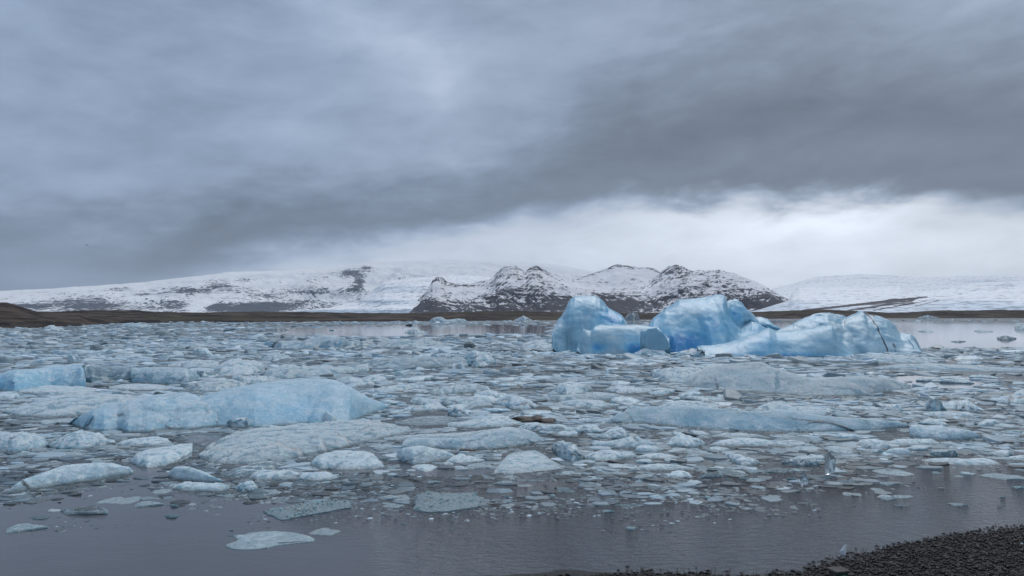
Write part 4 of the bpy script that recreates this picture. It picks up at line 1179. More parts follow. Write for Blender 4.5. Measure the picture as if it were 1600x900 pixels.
  [(1447, 641), (1449, 628), (1454, 619), (1462, 621), (1470, 628), (1478, 638)], [(1447, 643), (1460, 645), (1478, 643)], dict(k=.2, maxdep=.5, e=4, blue=.15, frost=.35, seed=103)),
 ('ice_block', 'rounded white lump right of the upright shard in the cluster', 'ice block',
  [(1494, 638), (1500, 629), (1510, 626), (1520, 629), (1530, 636), (1538, 641)], [(1494, 641), (1510, 644), (1538, 644)], dict(k=.35, blue=.12, frost=.4, seed=104)),
 ('ice_block', 'low pale slab between the two white lumps of the cluster', 'ice block',
  [(1470, 635), (1480, 629), (1495, 625), (1512, 624), (1520, 630)], [(1470, 640), (1490, 642), (1520, 640)], dict(k=.5, blue=.12, frost=.25, seed=105)),
 ('ice_floe', 'flat pale floe under the white cluster on the right', 'ice floe',
  [(1434, 648), (1450, 644), (1480, 643), (1510, 644), (1535, 648)], [(1434, 650), (1470, 653), (1510, 653), (1535, 650)], dict(k=.6, blue=.15, frost=.3, seed=106)),
 ('ice_block', 'small pale peak left of the white cluster', 'ice block',
  [(1380, 640), (1390, 634), (1400, 631), (1408, 636), (1415, 641)], [(1380, 642), (1398, 644), (1415, 643)], dict(k=.35, blue=.15, frost=.2, seed=107)),
 ('ice_block', 'crusty white lump by the near water, right of the slate ridge foot', 'ice block',
  [(1336, 694), (1342, 689), (1355, 686), (1368, 686), (1380, 689), (1391, 697)], [(1336, 698), (1355, 702), (1375, 703), (1391, 700)], dict(k=.5, blue=0, frost=.8, seed=108, fac=.25)),
 ('ice_floe', 'smooth white loaf of ice in open water, right foreground', 'ice floe',
  [(1384, 706), (1388, 702), (1398, 700), (1412, 700), (1421, 704), (1424, 709)], [(1384, 709), (1395, 711), (1412, 712), (1424, 711)], dict(k=.4, e=2, blue=.02, frost=.6, seed=109, disp=.03, fac=.03)),
 ('ice_floe', 'long flat pale floe right of the crusty lump', 'ice floe',
  [(1384, 691), (1400, 687), (1430, 686), (1455, 686), (1468, 691)], [(1384, 695), (1410, 698), (1450, 697), (1468, 694)], dict(k=.75, e=4, blue=.1, frost=.3, seed=110)),
 ('ice_block', 'square ice block with black specks of gravel on its face', 'ice block',
  [(1454, 707), (1456, 703), (1470, 703), (1485, 702), (1493, 704), (1495, 709)], [(1454, 713), (1470, 715), (1485, 715), (1495, 714)], dict(k=.3, e=5, blue=.05, clear=.2, dirt=.45, seed=111)),
 ('ice_floe', 'long thin white floe in the right foreground below the speckled block', 'ice floe',
  [(1440, 718), (1455, 716), (1480, 716), (1510, 717), (1535, 716), (1550, 719), (1562, 724)], [(1440, 721), (1470, 726), (1500, 729), (1540, 730), (1562, 727)], dict(k=.8, e=3.5, blue=.08, frost=.5, seed=112)),
 ('ice_floe', 'grey white floe cut by the right edge in the near water', 'ice floe',
  [(1566, 718), (1580, 713), (1600, 711), (1640, 710)], [(1566, 719), (1590, 722), (1640, 724)], dict(k=.7, blue=.1, frost=.2, clear=.1, seed=113)),
 ('ice_floe', 'slab of rippled pale ice at the near edge, right of the plump floe', 'ice floe',
  [(772, 738), (782, 724), (795, 715), (815, 711), (838, 710), (852, 716), (868, 724), (885, 730)], [(772, 742), (800, 747), (830, 746), (860, 740), (885, 733)], dict(k=.9, e=6, blue=.08, frost=.35, seed=114, nv=34, disp=.35, fac=.25)),
 ('ice_block', 'clear knobbly block standing at the near ice edge', 'ice block',
  [(864, 700), (868, 693), (878, 690), (890, 693), (900, 700), (912, 712)], [(864, 708), (880, 722), (895, 726), (912, 718)], dict(k=.5, blue=.15, clear=.35, seed=115, fac=.3)),
 ('ice_floe', 'boat-shaped pale grey floe right of the clear knobbly block', 'ice floe',
  [(912, 712), (925, 707), (945, 704), (970, 706), (990, 710), (1000, 713)], [(912, 718), (930, 723), (960, 723), (985, 718), (1000, 714)], dict(k=.6, blue=.12, clear=.12, frost=.2, seed=116)),
 ('ice_floe', 'pale floe with a white peak above the boat-shaped one', 'ice floe',
  [(925, 692), (945, 690), (965, 688), (985, 683), (995, 681), (1005, 687), (1025, 692)], [(925, 697), (955, 701), (990, 702), (1025, 697)], dict(k=.5, blue=.15, frost=.3, seed=117)),
 ('ice_floe', 'grey floe with a dark notch above the peaked pale floe', 'ice floe',
  [(925, 684), (940, 677), (955, 671), (972, 669), (980, 675), (986, 682)], [(925, 686), (950, 688), (975, 687), (986, 684)], dict(k=.5, blue=.15, clear=.3, seed=118)),
 ('ice_floe', 'blocky grey floe below the boulder, left of the dark-notched one', 'ice floe',
  [(898, 672), (905, 665), (918, 663), (932, 665), (942, 673)], [(898, 677), (918, 679), (942, 676)], dict(k=.45, blue=.12, frost=.15, seed=119)),
 ('ice_floe', 'white crumbly floe in front of the boulder', 'ice floe',
  [(808, 668), (820, 661), (840, 660), (852, 664), (870, 663), (888, 666), (900, 672)], [(808, 671), (835, 674), (870, 676), (900, 675)], dict(k=.5, blue=.08, frost=.45, seed=120, fac=.3)),
 ('ice_floe', 'flat white lens of ice in the near water, right of the boat-shaped floe', 'ice floe',
  [(994, 714), (1008, 710), (1030, 708), (1050, 711), (1062, 714)], [(994, 716), (1015, 719), (1045, 719), (1062, 716)], dict(k=.7, blue=.08, frost=.45, seed=121)),
 ('ice_floe', 'pale humped floe below the dark lead in front of the slate ridge', 'ice floe',
  [(1040, 695), (1050, 686), (1062, 678), (1075, 680), (1090, 685), (1102, 693)], [(1040, 698), (1065, 701), (1085, 701), (1102, 697)], dict(k=.55, blue=.1, frost=.25, seed=122, fac=.25)),
 ('ice_floe', 'flat pale plate right under the slate ridge', 'ice floe',
  [(1112, 681), (1130, 677), (1160, 677), (1190, 680), (1202, 683)], [(1112, 684), (1150, 686), (1202, 685)], dict(k=.8, blue=.15, frost=.25, seed=123)),
 ('ice_floe', 'broad pale floe with white crystals along its near edge, below the slate ridge', 'ice floe',
  [(1108, 695), (1125, 688), (1150, 685), (1175, 685), (1195, 686), (1215, 692)], [(1108, 697), (1140, 699), (1180, 700), (1215, 697)], dict(k=.65, blue=.08, frost=.4, seed=124)),
 ('ice_floe', 'grey humped floe right of the crystal-edged floe', 'ice floe',
  [(1200, 694), (1220, 689), (1240, 688), (1262, 693), (1275, 696)], [(1200, 698), (1235, 701), (1275, 699)], dict(k=.6, blue=.1, clear=.35, seed=125)),
 ('ice_block', 'glassy block with a bright curled rim at the near edge, right of centre', 'ice block',
  [(1132, 712), (1137, 708), (1148, 709), (1160, 713), (1175, 716), (1188, 722)], [(1132, 716), (1145, 726), (1160, 732), (1175, 730), (1188, 725)], dict(k=.6, blue=.1, clear=.3, seed=126, fac=.3, dirtlines=[], blobs=[('frost', 1150, 711, 20, 3, .8)])),
 ('ice_block', 'dark green-grey clear block near the upright glassy shard', 'ice block',
  [(1222, 722), (1235, 717), (1255, 716), (1275, 718), (1282, 724)], [(1222, 726), (1250, 731), (1282, 730)], dict(k=.5, blue=.2, clear=.85, seed=127)),
 ('ice_floe', 'pale humped floe at the edge of the near open water, centre right', 'ice floe',
  [(1040, 745), (1050, 738), (1062, 735), (1075, 738), (1082, 744)], [(1040, 748), (1060, 751), (1082, 748)], dict(k=.6, blue=.08, frost=.25, seed=128)),
 ('ice_floe', 'wide pale shelf at the near ice edge with a dark lead beneath', 'ice floe',
  [(985, 733), (1000, 728), (1030, 725), (1060, 727), (1085, 731)], [(985, 736), (1025, 739), (1085, 736)], dict(k=.75, blue=.1, frost=.2, clear=.1, seed=129)),
 ('ice_floe', 'blue block sloping left among far floes, with a darker blue left end', 'ice floe',
  [(414, 536), (420, 532), (432, 532), (450, 534), (470, 535), (480, 530), (490, 529), (500, 528), (507, 525), (520, 526), (535, 527), (541, 529), (544, 536)],
  [(414, 541), (440, 545), (480, 545), (520, 545), (535, 545), (544, 542)], dict(k=.3, maxdep=5, e=2.6, blue=.45, seed=130, nv=24, blobs=[('frost', 500, 536, 12, 6, .5), ('blue', 420, 537, 12, 6, .4)])),
 ('ice_floe', 'white cone-shaped piece against the right end of the far blue block', 'ice floe',
  [(540, 540), (546, 534), (552, 533), (557, 538)], [(540, 543), (550, 545), (557, 541)], dict(k=.3, blue=.05, frost=.5, seed=131)),
 ('ice_floe', 'dark dirty floe right of the white cone, at the pool edge', 'ice floe',
  [(553, 541), (560, 534), (572, 532), (582, 534), (590, 539)], [(553, 543), (570, 544), (590, 542)], dict(k=.35, blue=.05, clear=.7, dirt=.35, seed=132)),
 ('ice_floe', 'jumbled grey ridge along the near edge of the mirror pool', 'ice floe',
  [(588, 538), (600, 533), (615, 529), (630, 533), (645, 532), (660, 533), (668, 527), (676, 532), (690, 535), (705, 538)], [(588, 543), (630, 545), (670, 543), (705, 541)], dict(k=.3, blue=.12, clear=.15, frost=.15, seed=133, nv=20, fac=.3)),
 ('ice_floe', 'grey mound standing in the mirror pool with a dark tip', 'ice floe',
  [(632, 519), (640, 515), (648, 512), (655, 516), (668, 519)], [(632, 520), (650, 521), (668, 520)], dict(k=.3, blue=.1, clear=.3, seed=134)),
 ('ice_floe', 'long slate grey slab in the middle distance ending in a heap of blocks', 'ice floe',
  [(556, 568), (575, 563), (600, 560), (640, 560), (665, 557), (700, 560), (725, 560), (740, 562)], [(556, 571), (600, 573), (650, 574), (740, 573)], dict(k=.4, blue=.3, clear=.4, seed=135, nv=20)),
 ('ice_block', 'blue grey heap of blocks at the right end of the long slate slab', 'ice block',
  [(722, 562), (730, 553), (740, 548), (750, 550), (760, 553), (772, 555), (773, 563), (776, 568)], [(722, 571), (745, 574), (765, 573), (776, 570)], dict(k=.3, maxdep=4, blue=.32, clear=.12, seed=136, nv=24, fac=.25)),
 ('ice_floe', 'grey peaked floe left of the long slate slab', 'ice floe',
  [(404, 562), (420, 554), (435, 551), (450, 556), (462, 561)], [(404, 564), (430, 566), (462, 564)], dict(k=.35, blue=.2, clear=.3, seed=137)),
 ('ice_floe', 'low white floe left of the foot of the tall dome', 'ice floe',
  [(816, 540), (825, 534), (840, 532), (852, 534), (862, 538), (873, 542)], [(816, 544), (845, 546), (873, 545)], dict(k=.35, blue=.08, frost=.5, seed=138)),
 ('ice_block', 'tiny triangular white tooth of ice in the brash below the tall dome', 'ice block',
  [(945, 584), (949, 576), (953, 584)], [(945, 586), (949, 587), (953, 586)], dict(k=.2, blue=0, frost=.5, seed=139)),
 ('ice_block', 'white triangular tooth of ice beside the heap of blocks', 'ice block',
  [(703, 574), (709, 567), (712, 568), (713, 575)], [(703, 577), (708, 578), (713, 577)], dict(k=.2, blue=0, frost=.8, seed=140)),
 ('ice_block', 'rounded white tooth of ice just right of the triangular one', 'ice block',
  [(716, 572), (720, 566), (725, 570), (727, 574)], [(716, 576), (722, 577), (727, 576)], dict(k=.2, blue=.1, frost=.6, seed=141)),
]
for it in T:
    ice(it[0], it[1], it[2], it[3], it[4], **it[5])

# ---- bergs grounded on the far shore
FAR = [
 ('white and blue berg with a spiky ridge on the far shore, left of centre', [(670, 503), (675, 498), (682, 495), (690, 496), (698, 500), (705, 499), (712, 498), (720, 498), (727, 499), (730, 503)], [(670, 504), (700, 505), (730, 504)], dict(blue=.3, clear=.2)),
 ('small white cone of a berg on the far shore below the summits', [(803, 501), (812, 496), (818, 493), (825, 497), (832, 501)], [(803, 502), (820, 503), (832, 502)], dict(blue=.1, frost=.4)),
 ('dark knobbly berg seen between the two domes on the far shore', [(975, 498), (980, 493), (985, 489), (993, 489), (998, 492), (999, 498)], [(975, 501), (990, 502), (999, 500)], dict(blue=.2, clear=.8, dirt=.2)),
 ('low blue berg on the far shore at the right', [(1434, 496), (1442, 494), (1450, 492), (1458, 494), (1466, 496)], [(1434, 498), (1450, 499), (1466, 498)], dict(blue=.3, frost=.1)),
 ('low blue row of bergs on the far shore at the left', [(190, 508), (200, 505), (212, 506), (225, 507), (245, 508)], [(190, 510), (220, 512), (245, 510)], dict(blue=.6)),
 ('small white cone by the dark hill at the left shore', [(70, 511), (78, 508), (83, 508), (90, 512)], [(70, 514), (80, 515), (90, 514)], dict(blue=.1, frost=.4)),
 ('grey block in the mirror pool at the right edge of the view', [(1586, 509), (1590, 506), (1605, 505), (1620, 506)], [(1586, 514), (1600, 515), (1620, 515)], dict(blue=.1, clear=.3)),
 ('dark topped low berg alone in the right mirror pool', [(1558, 527), (1565, 525), (1572, 524), (1580, 526), (1587, 528)], [(1558, 530), (1572, 532), (1587, 530)], dict(clear=.7, dirt=.4, blue=0)),
 ('flat grey floe in the right mirror pool near the ribbed iceberg', [(1434, 517), (1445, 515), (1455, 515), (1458, 518)], [(1434, 518), (1447, 519), (1458, 519)], dict(clear=.3, blue=.1)),
 ('thin grey floe in the middle of the right mirror pool', [(1522, 517), (1530, 515), (1550, 517), (1552, 517.5)], [(1522, 518), (1535, 519), (1552, 518.6)], dict(clear=.3, blue=.1)),
 ('thin dark sliver of ice low in the right mirror pool', [(1486, 533), (1500, 532), (1509, 533)], [(1486, 534), (1497, 535), (1509, 534)], dict(clear=.8, blue=.1)),
 ('black dirty ice ridge on the far left water', [(414, 514), (425, 513), (434, 512), (445, 513), (452, 515)], [(414, 516), (435, 517), (452, 516)], dict(clear=.6, dirt=.9, blue=0)),
]
for i, (lb, tp, bs, kw) in enumerate(FAR):
    ice('iceberg' if 'berg' in lb else 'ice_floe', lb, 'iceberg' if 'berg' in lb else 'ice floe', tp, bs, k=.3, maxdep=20, nu=40, nv=14, seed=200 + i, fac=.25, disp=.2, **kw)


# ---------------------------------------------------------------- smaller drifting pieces: shapes shared by many
def chunk_mesh(name, seed, h=0.35, nang=26, nr=7, p=2.4, tilt=0.2, blue=0.2, clear=0.0, frost=0.2, dirt=0.0, aspect=0.6, fac=0.25):
    r = np.random.default_rng(seed)
    ang = np.linspace(0, 2 * math.pi, nang, endpoint=False)
    k = 5 + seed % 3
    ca = np.sort(r.uniform(0, 2 * math.pi, k)); cr = r.uniform(0.62, 1.0, k)
    # outline of a broken plate: straight sides between k corners, slightly worn
    corner = np.stack([np.cos(ca) * cr, np.sin(ca) * cr], 1)
    rad = np.zeros(nang)
    for i, a in enumerate(ang):
        d_ = np.array([math.cos(a), math.sin(a)]); best = 0.45
        for j in range(k):
            A_, B_ = corner[j], corner[(j + 1) % k]
            M = np.array([[d_[0], A_[0] - B_[0]], [d_[1], A_[1] - B_[1]]])
            if abs(np.linalg.det(M)) < 1e-6: continue
            s_, u_ = np.linalg.solve(M, A_)
            if s_ > 0 and -0.01 <= u_ <= 1.01: best = max(best, s_)
        rad[i] = best
    rad = (rad + np.roll(rad, 1) * 0.15 + np.roll(rad, -1) * 0.15) / 1.3
    rho = np.array([1.0, 1.0, 0.965, 0.86, 0.66, 0.40, 0.0])[:nr]
    zz_ = [-0.12, 0.0]
    V = []
    for q, ro in enumerate(rho):
        z = -0.10 if q == 0 else h * (1 - max(0.0, (ro - 0.0)) ** (p * 3.0))
        if q == 1: z = 0.0
        V.append(np.stack([np.cos(ang) * rad * ro * (0.97 if q == 0 else 1), np.sin(ang) * rad * ro * aspect * (0.97 if q == 0 else 1), np.full(nang, z)], 1))
    V = np.array(V)
    w = (V[..., 2] > 0.001)
    tx, ty = r.uniform(-tilt, tilt, 2)
    V[..., 2] += w * (V[..., 0] * tx + V[..., 1] * ty) * h * 2.2
    Pn = V * 1.9 + seed * 3.7
    V[..., 2] += w * (facets(Pn, seed) * fac * h + fbm(Pn * 2, 3, seed) * 0.10 * h)
    V[..., 2] = np.where(w, np.maximum(V[..., 2], 0.02), V[..., 2])
    V[..., 0] += fbm(Pn * 1.6, 4, seed + 7) * 0.20; V[..., 1] += fbm(Pn * 1.6, 4, seed + 17) * 0.20 * aspect
    n = V.shape[0] * nang
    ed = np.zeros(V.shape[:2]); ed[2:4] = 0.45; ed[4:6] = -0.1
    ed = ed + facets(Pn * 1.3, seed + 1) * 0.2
    one = np.full(n, 1.0)
    quads = grid_faces(V.shape[0], nang, True)
    return mesh_np(name, V, [quads], dict(blue=one * blue, clear=one * clear, frost=one * frost, dirt=one * dirt, edge=np.clip(ed, -1, 1)), smooth=True)


CH = {}
for key, kws in dict(
        pale=dict(blue=.10, frost=.35, h=.17), white=dict(blue=.0, frost=.8, h=.20), blue=dict(blue=.40, frost=.1, h=.20),
        grey=dict(blue=.10, clear=.35, frost=.05, h=.15), dark=dict(blue=.12, clear=.95, frost=0, dirt=.18, h=.12), flat=dict(blue=.05, frost=.15, clear=.2, h=.05),
        lump=dict(blue=.12, frost=.35, h=.42, tilt=.5), dirty=dict(blue=0, frost=.1, dirt=.6, clear=.3, h=.16)).items():
    CH[key] = [chunk_mesh('ice_floe_' + key, 300 + 17 * i + len(CH) * 101, **kws) for i in range(4)]
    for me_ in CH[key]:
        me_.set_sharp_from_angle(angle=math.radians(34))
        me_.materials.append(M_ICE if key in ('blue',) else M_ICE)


def place_chunk(kind, px, py, wpx, name, label, cat, group=None, hmul=1.0, idx=None, rz=None, dmul=1.0):
    x, y = ground(px, py); x, y = float(x), float(y)
    o = bpy.data.objects.new(name, random.choice(CH[kind]) if idx is None else CH[kind][idx % 4])
    COL.objects.link(o)
    half = wpx / F * y / 2 * 1.1
    o.location = (x, y, 0)
    o.rotation_euler = (0, 0, random.uniform(-0.35, 0.35) + (math.pi if random.random() < .5 else 0) if rz is None else rz)
    o.scale = (half, half * dmul, half * hmul)
    o['label'] = label; o['category'] = cat
    if group: o['group'] = group
    o['size'] = 1.0; o['tone'] = random.uniform(-0.45, 0.45)
    return o


# pieces one can single out in the open water near the camera
S = [
 ('dirty', 139, 799, 95, 'dark dirt-laden floe lying low in the near water, left foreground', 0.9, 'ice floe'),
 ('grey', 40, 825, 82, 'flat grey floe at the left edge of the near water, below a bright chip', 0.5, 'ice floe'),
 ('white', 85, 798, 26, 'small bright flat chip above the flat grey floe, left foreground', 0.6, 'ice chip'),
 ('dark', 65, 809, 46, 'narrow dark strip of wet ice between the bright chip and flat grey floe', 0.7, 'ice chip'),
 ('dark', 269, 808, 36, 'dark grey wedge with a pale rim in the left foreground', 1.3, 'ice chip'),
 ('dark', 272, 792, 20, 'dark triangular shard standing behind the dark wedge', 2.6, 'ice chip'),
 ('grey', 232, 788, 60, 'thin pale rimmed strip of ice left of the dark triangular shard', 0.6, 'ice floe'),
 ('flat', 190, 782, 70, 'nearly sunken grey sheet above the dirt-laden floe', 0.6, 'ice floe'),
 ('flat', 250, 768, 48, 'whitish sheet awash below the small open lead at left', 0.7, 'ice floe'),
 ('flat', 400, 850, 170, 'long clear grey floe alone in the near water, lowest in view', 0.6, 'ice floe'),
 ('dark', 362, 829, 11, 'tiny dark upright chip behind the long clear floe', 2.2, 'ice chip'),
 ('dark', 364, 837, 24, 'tiny dark flat chip touching the upright one', 0.6, 'ice chip'),
 ('flat', 515, 831, 62, 'faint glassy sheet right of the long clear floe', 0.5, 'ice floe'),
 ('dark', 318, 785, 12, 'small round dark lump below the stacked egg floes', 1.0, 'ice chip'),
 ('dark', 407, 770, 42, 'dark sliver of wet ice under the waisted floe', 0.7, 'ice chip'),
 ('dark', 535, 772, 36, 'black curved sliver of ice in the middle foreground', 0.6, 'ice chip'),
 ('grey', 610, 778, 44, 'white topped flat chip left of the crystal studded plate', 0.8, 'ice floe'),
 ('flat', 620, 790, 44, 'thin grey sheet just left of the crystal studded plate', 0.5, 'ice floe'),
 ('dark', 705, 813, 12, 'thin dark shaving of ice below the crystal studded plate', 1.2, 'ice chip'),
 ('dark', 630, 818, 14, 'pair of thin dark flecks left of the dark shaving', 0.8, 'ice chip'),
 ('grey', 675, 754, 26, 'small grey white chip with a dark end in the middle lead', 1.0, 'ice chip'),
 ('dark', 605, 718, 20, 'dark round lump in the lead beside the plump white floe', 1.4, 'ice chip'),
 ('dark', 560, 706, 100, 'dark clear sheet filling the lead left of the plump floe', 0.35, 'ice floe'),
 ('grey', 790, 755, 34, 'pale wedge of ice right of the middle foreground chips', 1.0, 'ice floe'),
 ('dark', 790, 776, 20, 'dark grey chip right of the crystal studded plate', 1.0, 'ice chip'),
 ('dark', 1010, 749, 32, 'black notched shard of ice in the centre foreground', 1.9, 'ice chip'),
 ('dark', 985, 737, 20, 'dark clear chip above the black notched shard', 1.3, 'ice chip'),
 ('dark', 1106, 745, 42, 'dark olive boulder-like chunk of dirty ice, right of the notched shard', 1.9, 'ice chunk'),
 ('dark', 1138, 749, 16, 'small dark chip right of the dark olive chunk', 1.0, 'ice chip'),
 ('dark', 1164, 749, 20, 'dark chip with a bright left edge', 1.6, 'ice chip'),
 ('dark', 1211, 736, 62, 'long dark log-shaped piece of wet ice on the right', 1.0, 'ice chunk'),
 ('dark', 1238, 749, 20, 'dark lump touching the small clear block on the right', 1.6, 'ice chip'),
 ('dark', 1288, 747, 24, 'dark chip right of the small clear block', 1.4, 'ice chip'),
 ('white', 865, 776, 12, 'small white tooth of ice in the centre foreground', 2.8, 'ice chip'),
 ('grey', 947, 800, 30, 'small grey white chip alone in rippled water', 0.9, 'ice chip'),
 ('dark', 985, 790, 50, 'thin wavy dark line of ice left of centre in rippled water', 0.3, 'ice chip'),
 ('grey', 985, 826, 32, 'low arched sliver in the rippled water, lowest of the middle', 0.7, 'ice chip'),
 ('white', 1105, 778, 14, 'bright glassy chip in rippled water right of centre', 1.8, 'ice chip'),
 ('grey', 990, 773, 12, 'little grey peg of ice in the centre foreground', 2.0, 'ice chip'),
 ('dark', 1430, 708, 24, 'dark flat chip beside the white loaf', 0.8, 'ice chip'),
 ('dark', 1366, 725, 22, 'dark chip with a white edge below the crusty lump', 1.0, 'ice chip'),
 ('flat', 1390, 738, 80, 'wide thin slush sheet below the white loaf', 0.35, 'ice floe'),
 ('grey', 1330, 757, 36, 'dark edged diamond shaped sheet in the right foreground', 0.5, 'ice floe'),
 ('grey', 1385, 756, 40, 'thin white edged sliver right of the diamond sheet', 0.6, 'ice floe'),
 ('white', 1510, 741, 24, 'bright white chip set in a dark rim on the right', 1.2, 'ice chip'),
 ('grey', 1570, 745, 70, 'long thin pale sliver near the right edge of the water', 0.3, 'ice floe'),
 ('flat', 1335, 772, 40, 'crusty pale sheet in the right foreground', 0.5, 'ice floe'),
 ('grey', 1385, 779, 36, 'low pale sliver right of the crusty sheet', 0.5, 'ice chip'),
 ('dark', 1411, 774, 12, 'small black chip above the thin dark twig of ice', 1.2, 'ice chip'),
 ('dark', 1411, 790, 30, 'thin dark twig-like sliver with a white end', 0.4, 'ice chip'),
 ('grey', 1495, 789, 40, 'last pale sliver before the gravel beach', 0.4, 'ice chip'),
 ('dark', 1568, 777, 11, 'black pebble-like lump in the water above the beach at right', 1.6, 'ice chip'),
 ('dark', 1560, 791, 12, 'little dark fleck just above the beach at right', 0.6, 'ice chip'),
 ('grey', 1590, 763, 24, 'clear glassy chip at the right edge of the water', 1.3, 'ice chip'),
 ('dark', 1580, 648, 40, 'black dirty floe at the right edge of the packed ice', 0.8, 'ice floe'),
 ('dark', 1190, 618, 16, 'black wet lump under the long white berg', 1.3, 'ice chip'),
 ('dark', 870, 680, 36, 'dark olive strip of dirty ice below the boulder', 0.8, 'ice chip'),
 ('flat', 800, 745, 0, '', 0, ''),
]
for kd, px_, py_, w_, lb, hm, ct in S:
    if w_ <= 0: continue
    place_chunk(kd, px_, py_, w_, ct.replace(' ', '_'), lb, ct, hmul=hm, rz=0.12 * math.sin(px_), dmul=1.3 if kd in ('flat', 'grey') else 1.0)


# two thin plates with a crust of ice crystals
def crystal_plate(label, poly, crumbs, seed):
    r = np.random.default_rng(seed)
    P_ = np.array([[float(v) for v in ground(a, b)] for a, b in poly])
    c = P_.mean(0)
    # subdivide the outline and roughen it
    Q = []
    for i in range(len(P_)):
        for tt in np.linspace(0, 1, 7)[:-1]:
            Q.append(P_[i] * (1 - tt) + P_[(i + 1) % len(P_)] * tt)
    Q = np.array(Q); Q += r.normal(0, 0.022, Q.shape)
    n = len(Q)
    rings = []
    for s_, z in [(0.99, -0.05), (1.0, 0.012), (0.975, 0.030), (0.7, 0.034), (0.35, 0.03), (0.02, 0.03)]:
        q = c + (Q - c) * s_
        zz2 = np.full(n, z) + (fbm(np.stack([q[:, 0] * 3, q[:, 1] * 3, q[:, 0] * 0], 1), 3, seed) * 0.018 if z > 0.02 else 0)
        rings.append(np.stack([q[:, 0] - c[0], q[:, 1] - c[1], zz2], 1))
    V = np.array(rings)
    o_ = np.ones(V.shape[0] * n)
    me = mesh_np('ice_floe', V, [grid_faces(V.shape[0], n, True)], dict(blue=o_ * .05, clear=o_ * .7, frost=o_ * .1, dirt=o_ * .05))
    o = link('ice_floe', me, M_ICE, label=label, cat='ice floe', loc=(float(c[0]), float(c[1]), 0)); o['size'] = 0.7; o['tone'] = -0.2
    k = 0
    while k < crumbs:
        i = r.integers(n); s_ = r.uniform(0, 0.95) ** 0.6
        q = (Q[i] - c) * s_
        if vnoise(np.array([[q[0] * 1.6, q[1] * 1.6, 0.3]]), seed)[0] < -0.05: continue
        ch = bpy.data.objects.new('ice_crystal', random.choice(CH['white'] + CH['lump'])); COL.objects.link(ch)
        ch.parent = o; ch.location = (q[0], q[1], 0.03)
        s2 = r.uniform(0.02, 0.065); ch.scale = (s2, s2, s2 * r.uniform(1.0, 2.2)); ch.rotation_euler = (r.uniform(-.4, .4), r.uniform(-.4, .4), r.uniform(0, 6.28))
        ch['size'] = 1.0; ch['tone'] = float(r.uniform(-.35, .2)); k += 1
    return o


crystal_plate('rectangular clear plate of ice studded with bright crystals, middle foreground', [(646, 797), (651, 774), (665, 771), (740, 771), (753, 779), (745, 793), (700, 800), (665, 801)], 90, 5)
crystal_plate('ragged plate crowded with white crystals, left of the rectangular plate', [(415, 803), (420, 797), (470, 788), (520, 783), (552, 784), (548, 794), (500, 803), (440, 814)], 150, 6)

# ---- middle-sized floes, each told by its look and its nearest landmark
MARKS = [(930, 505, 'the left dome of the blue iceberg'), (960, 555, 'the low slab joining the blue domes'), (1080, 560, 'the tallest blue dome'), (1220, 568, 'the blue wedge'),
         (1380, 555, 'the ribbed iceberg'), (1230, 600, 'the long white berg'), (1060, 595, 'the left end of the long white berg'), (1400, 605, 'the right end of the long white berg'),
         (450, 640, 'the whale-backed berg'), (190, 660, 'the pointed pale berg'), (60, 595, 'the cracked blue block at the left edge'), (165, 585, 'the dark teal block'), (260, 590, 'the grey blue block'),
         (380, 578, 'the rounded white floe'), (500, 582, 'the long white ridge'), (340, 605, 'the dirty white floe'), (110, 635, 'the broad slab at left'), (30, 693, 'the white floe at the left edge'),
         (125, 690, 'the rounded pale floe at left'), (120, 745, 'the floe with the dark stained end'), (255, 715, 'the tilted white floe'), (305, 752, 'the two stacked egg floes'),
         (460, 745, 'the waisted white floe'), (545, 722, 'the layered white floe'), (665, 712, 'the plump white floe'), (740, 690, 'the long floe with a domed end'), (480, 695, 'the wide rough sheet'),
         (670, 660, 'the granular slush patch'), (832, 650, 'the brown boulder'), (710, 628, 'the floe with a bulging end'), (610, 608, 'the white tongue'), (570, 595, 'the two-humped floe'),
         (980, 608, 'the oval white floe'), (980, 655, 'the left tip of the slate ridge'), (1180, 660, 'the slate blue ridge'), (1240, 640, 'the peaked floe behind the slate ridge'), (1475, 675, 'the arched pale block'),
         (1490, 632, 'the white cluster at right'), (1460, 575, 'the flat blue sheet'), (1575, 622, 'the wedge at the right edge'), (480, 537, 'the far blue block'), (640, 538, 'the jumbled grey ridge'),
         (640, 567, 'the long slate slab'), (750, 560, 'the heap of blue grey blocks'), (650, 516, 'the mound in the mirror pool'), (430, 560, 'the grey peaked floe'), (845, 538, 'the low white floe by the dome'),
         (825, 728, 'the rippled slab at the near edge'), (888, 708, 'the clear knobbly block'), (955, 713, 'the boat-shaped floe'), (975, 690, 'the floe with a white peak'), (1028, 714, 'the white lens of ice'),
         (1160, 722, 'the block with a curled rim'), (1160, 692, 'the crystal-edged floe'), (1070, 690, 'the humped floe below the lead'), (1298, 725, 'the upright glassy shard'), (1404, 706, 'the white loaf of ice'),
         (1500, 722, 'the long thin white floe'), (1475, 708, 'the speckled square block'), (1362, 695, 'the crusty white lump'), (700, 786, 'the rectangular crystal plate'), (485, 797, 'the ragged crystal plate'),
         (140, 799, 'the dirt-laden floe'), (268, 805, 'the dark wedge'), (217, 508, 'the blue bergs on the left shore'), (80, 510, 'the dark hill'), (1010, 748, 'the black notched shard'), (1106, 744, 'the dark olive chunk'),
         (1210, 735, 'the log-shaped dark piece')]
ADJ = dict(pale='pale', white='white', blue='bluish', grey='grey', dark='dark clear', flat='thin flat', lump='knobbly', dirty='dirt-stained')
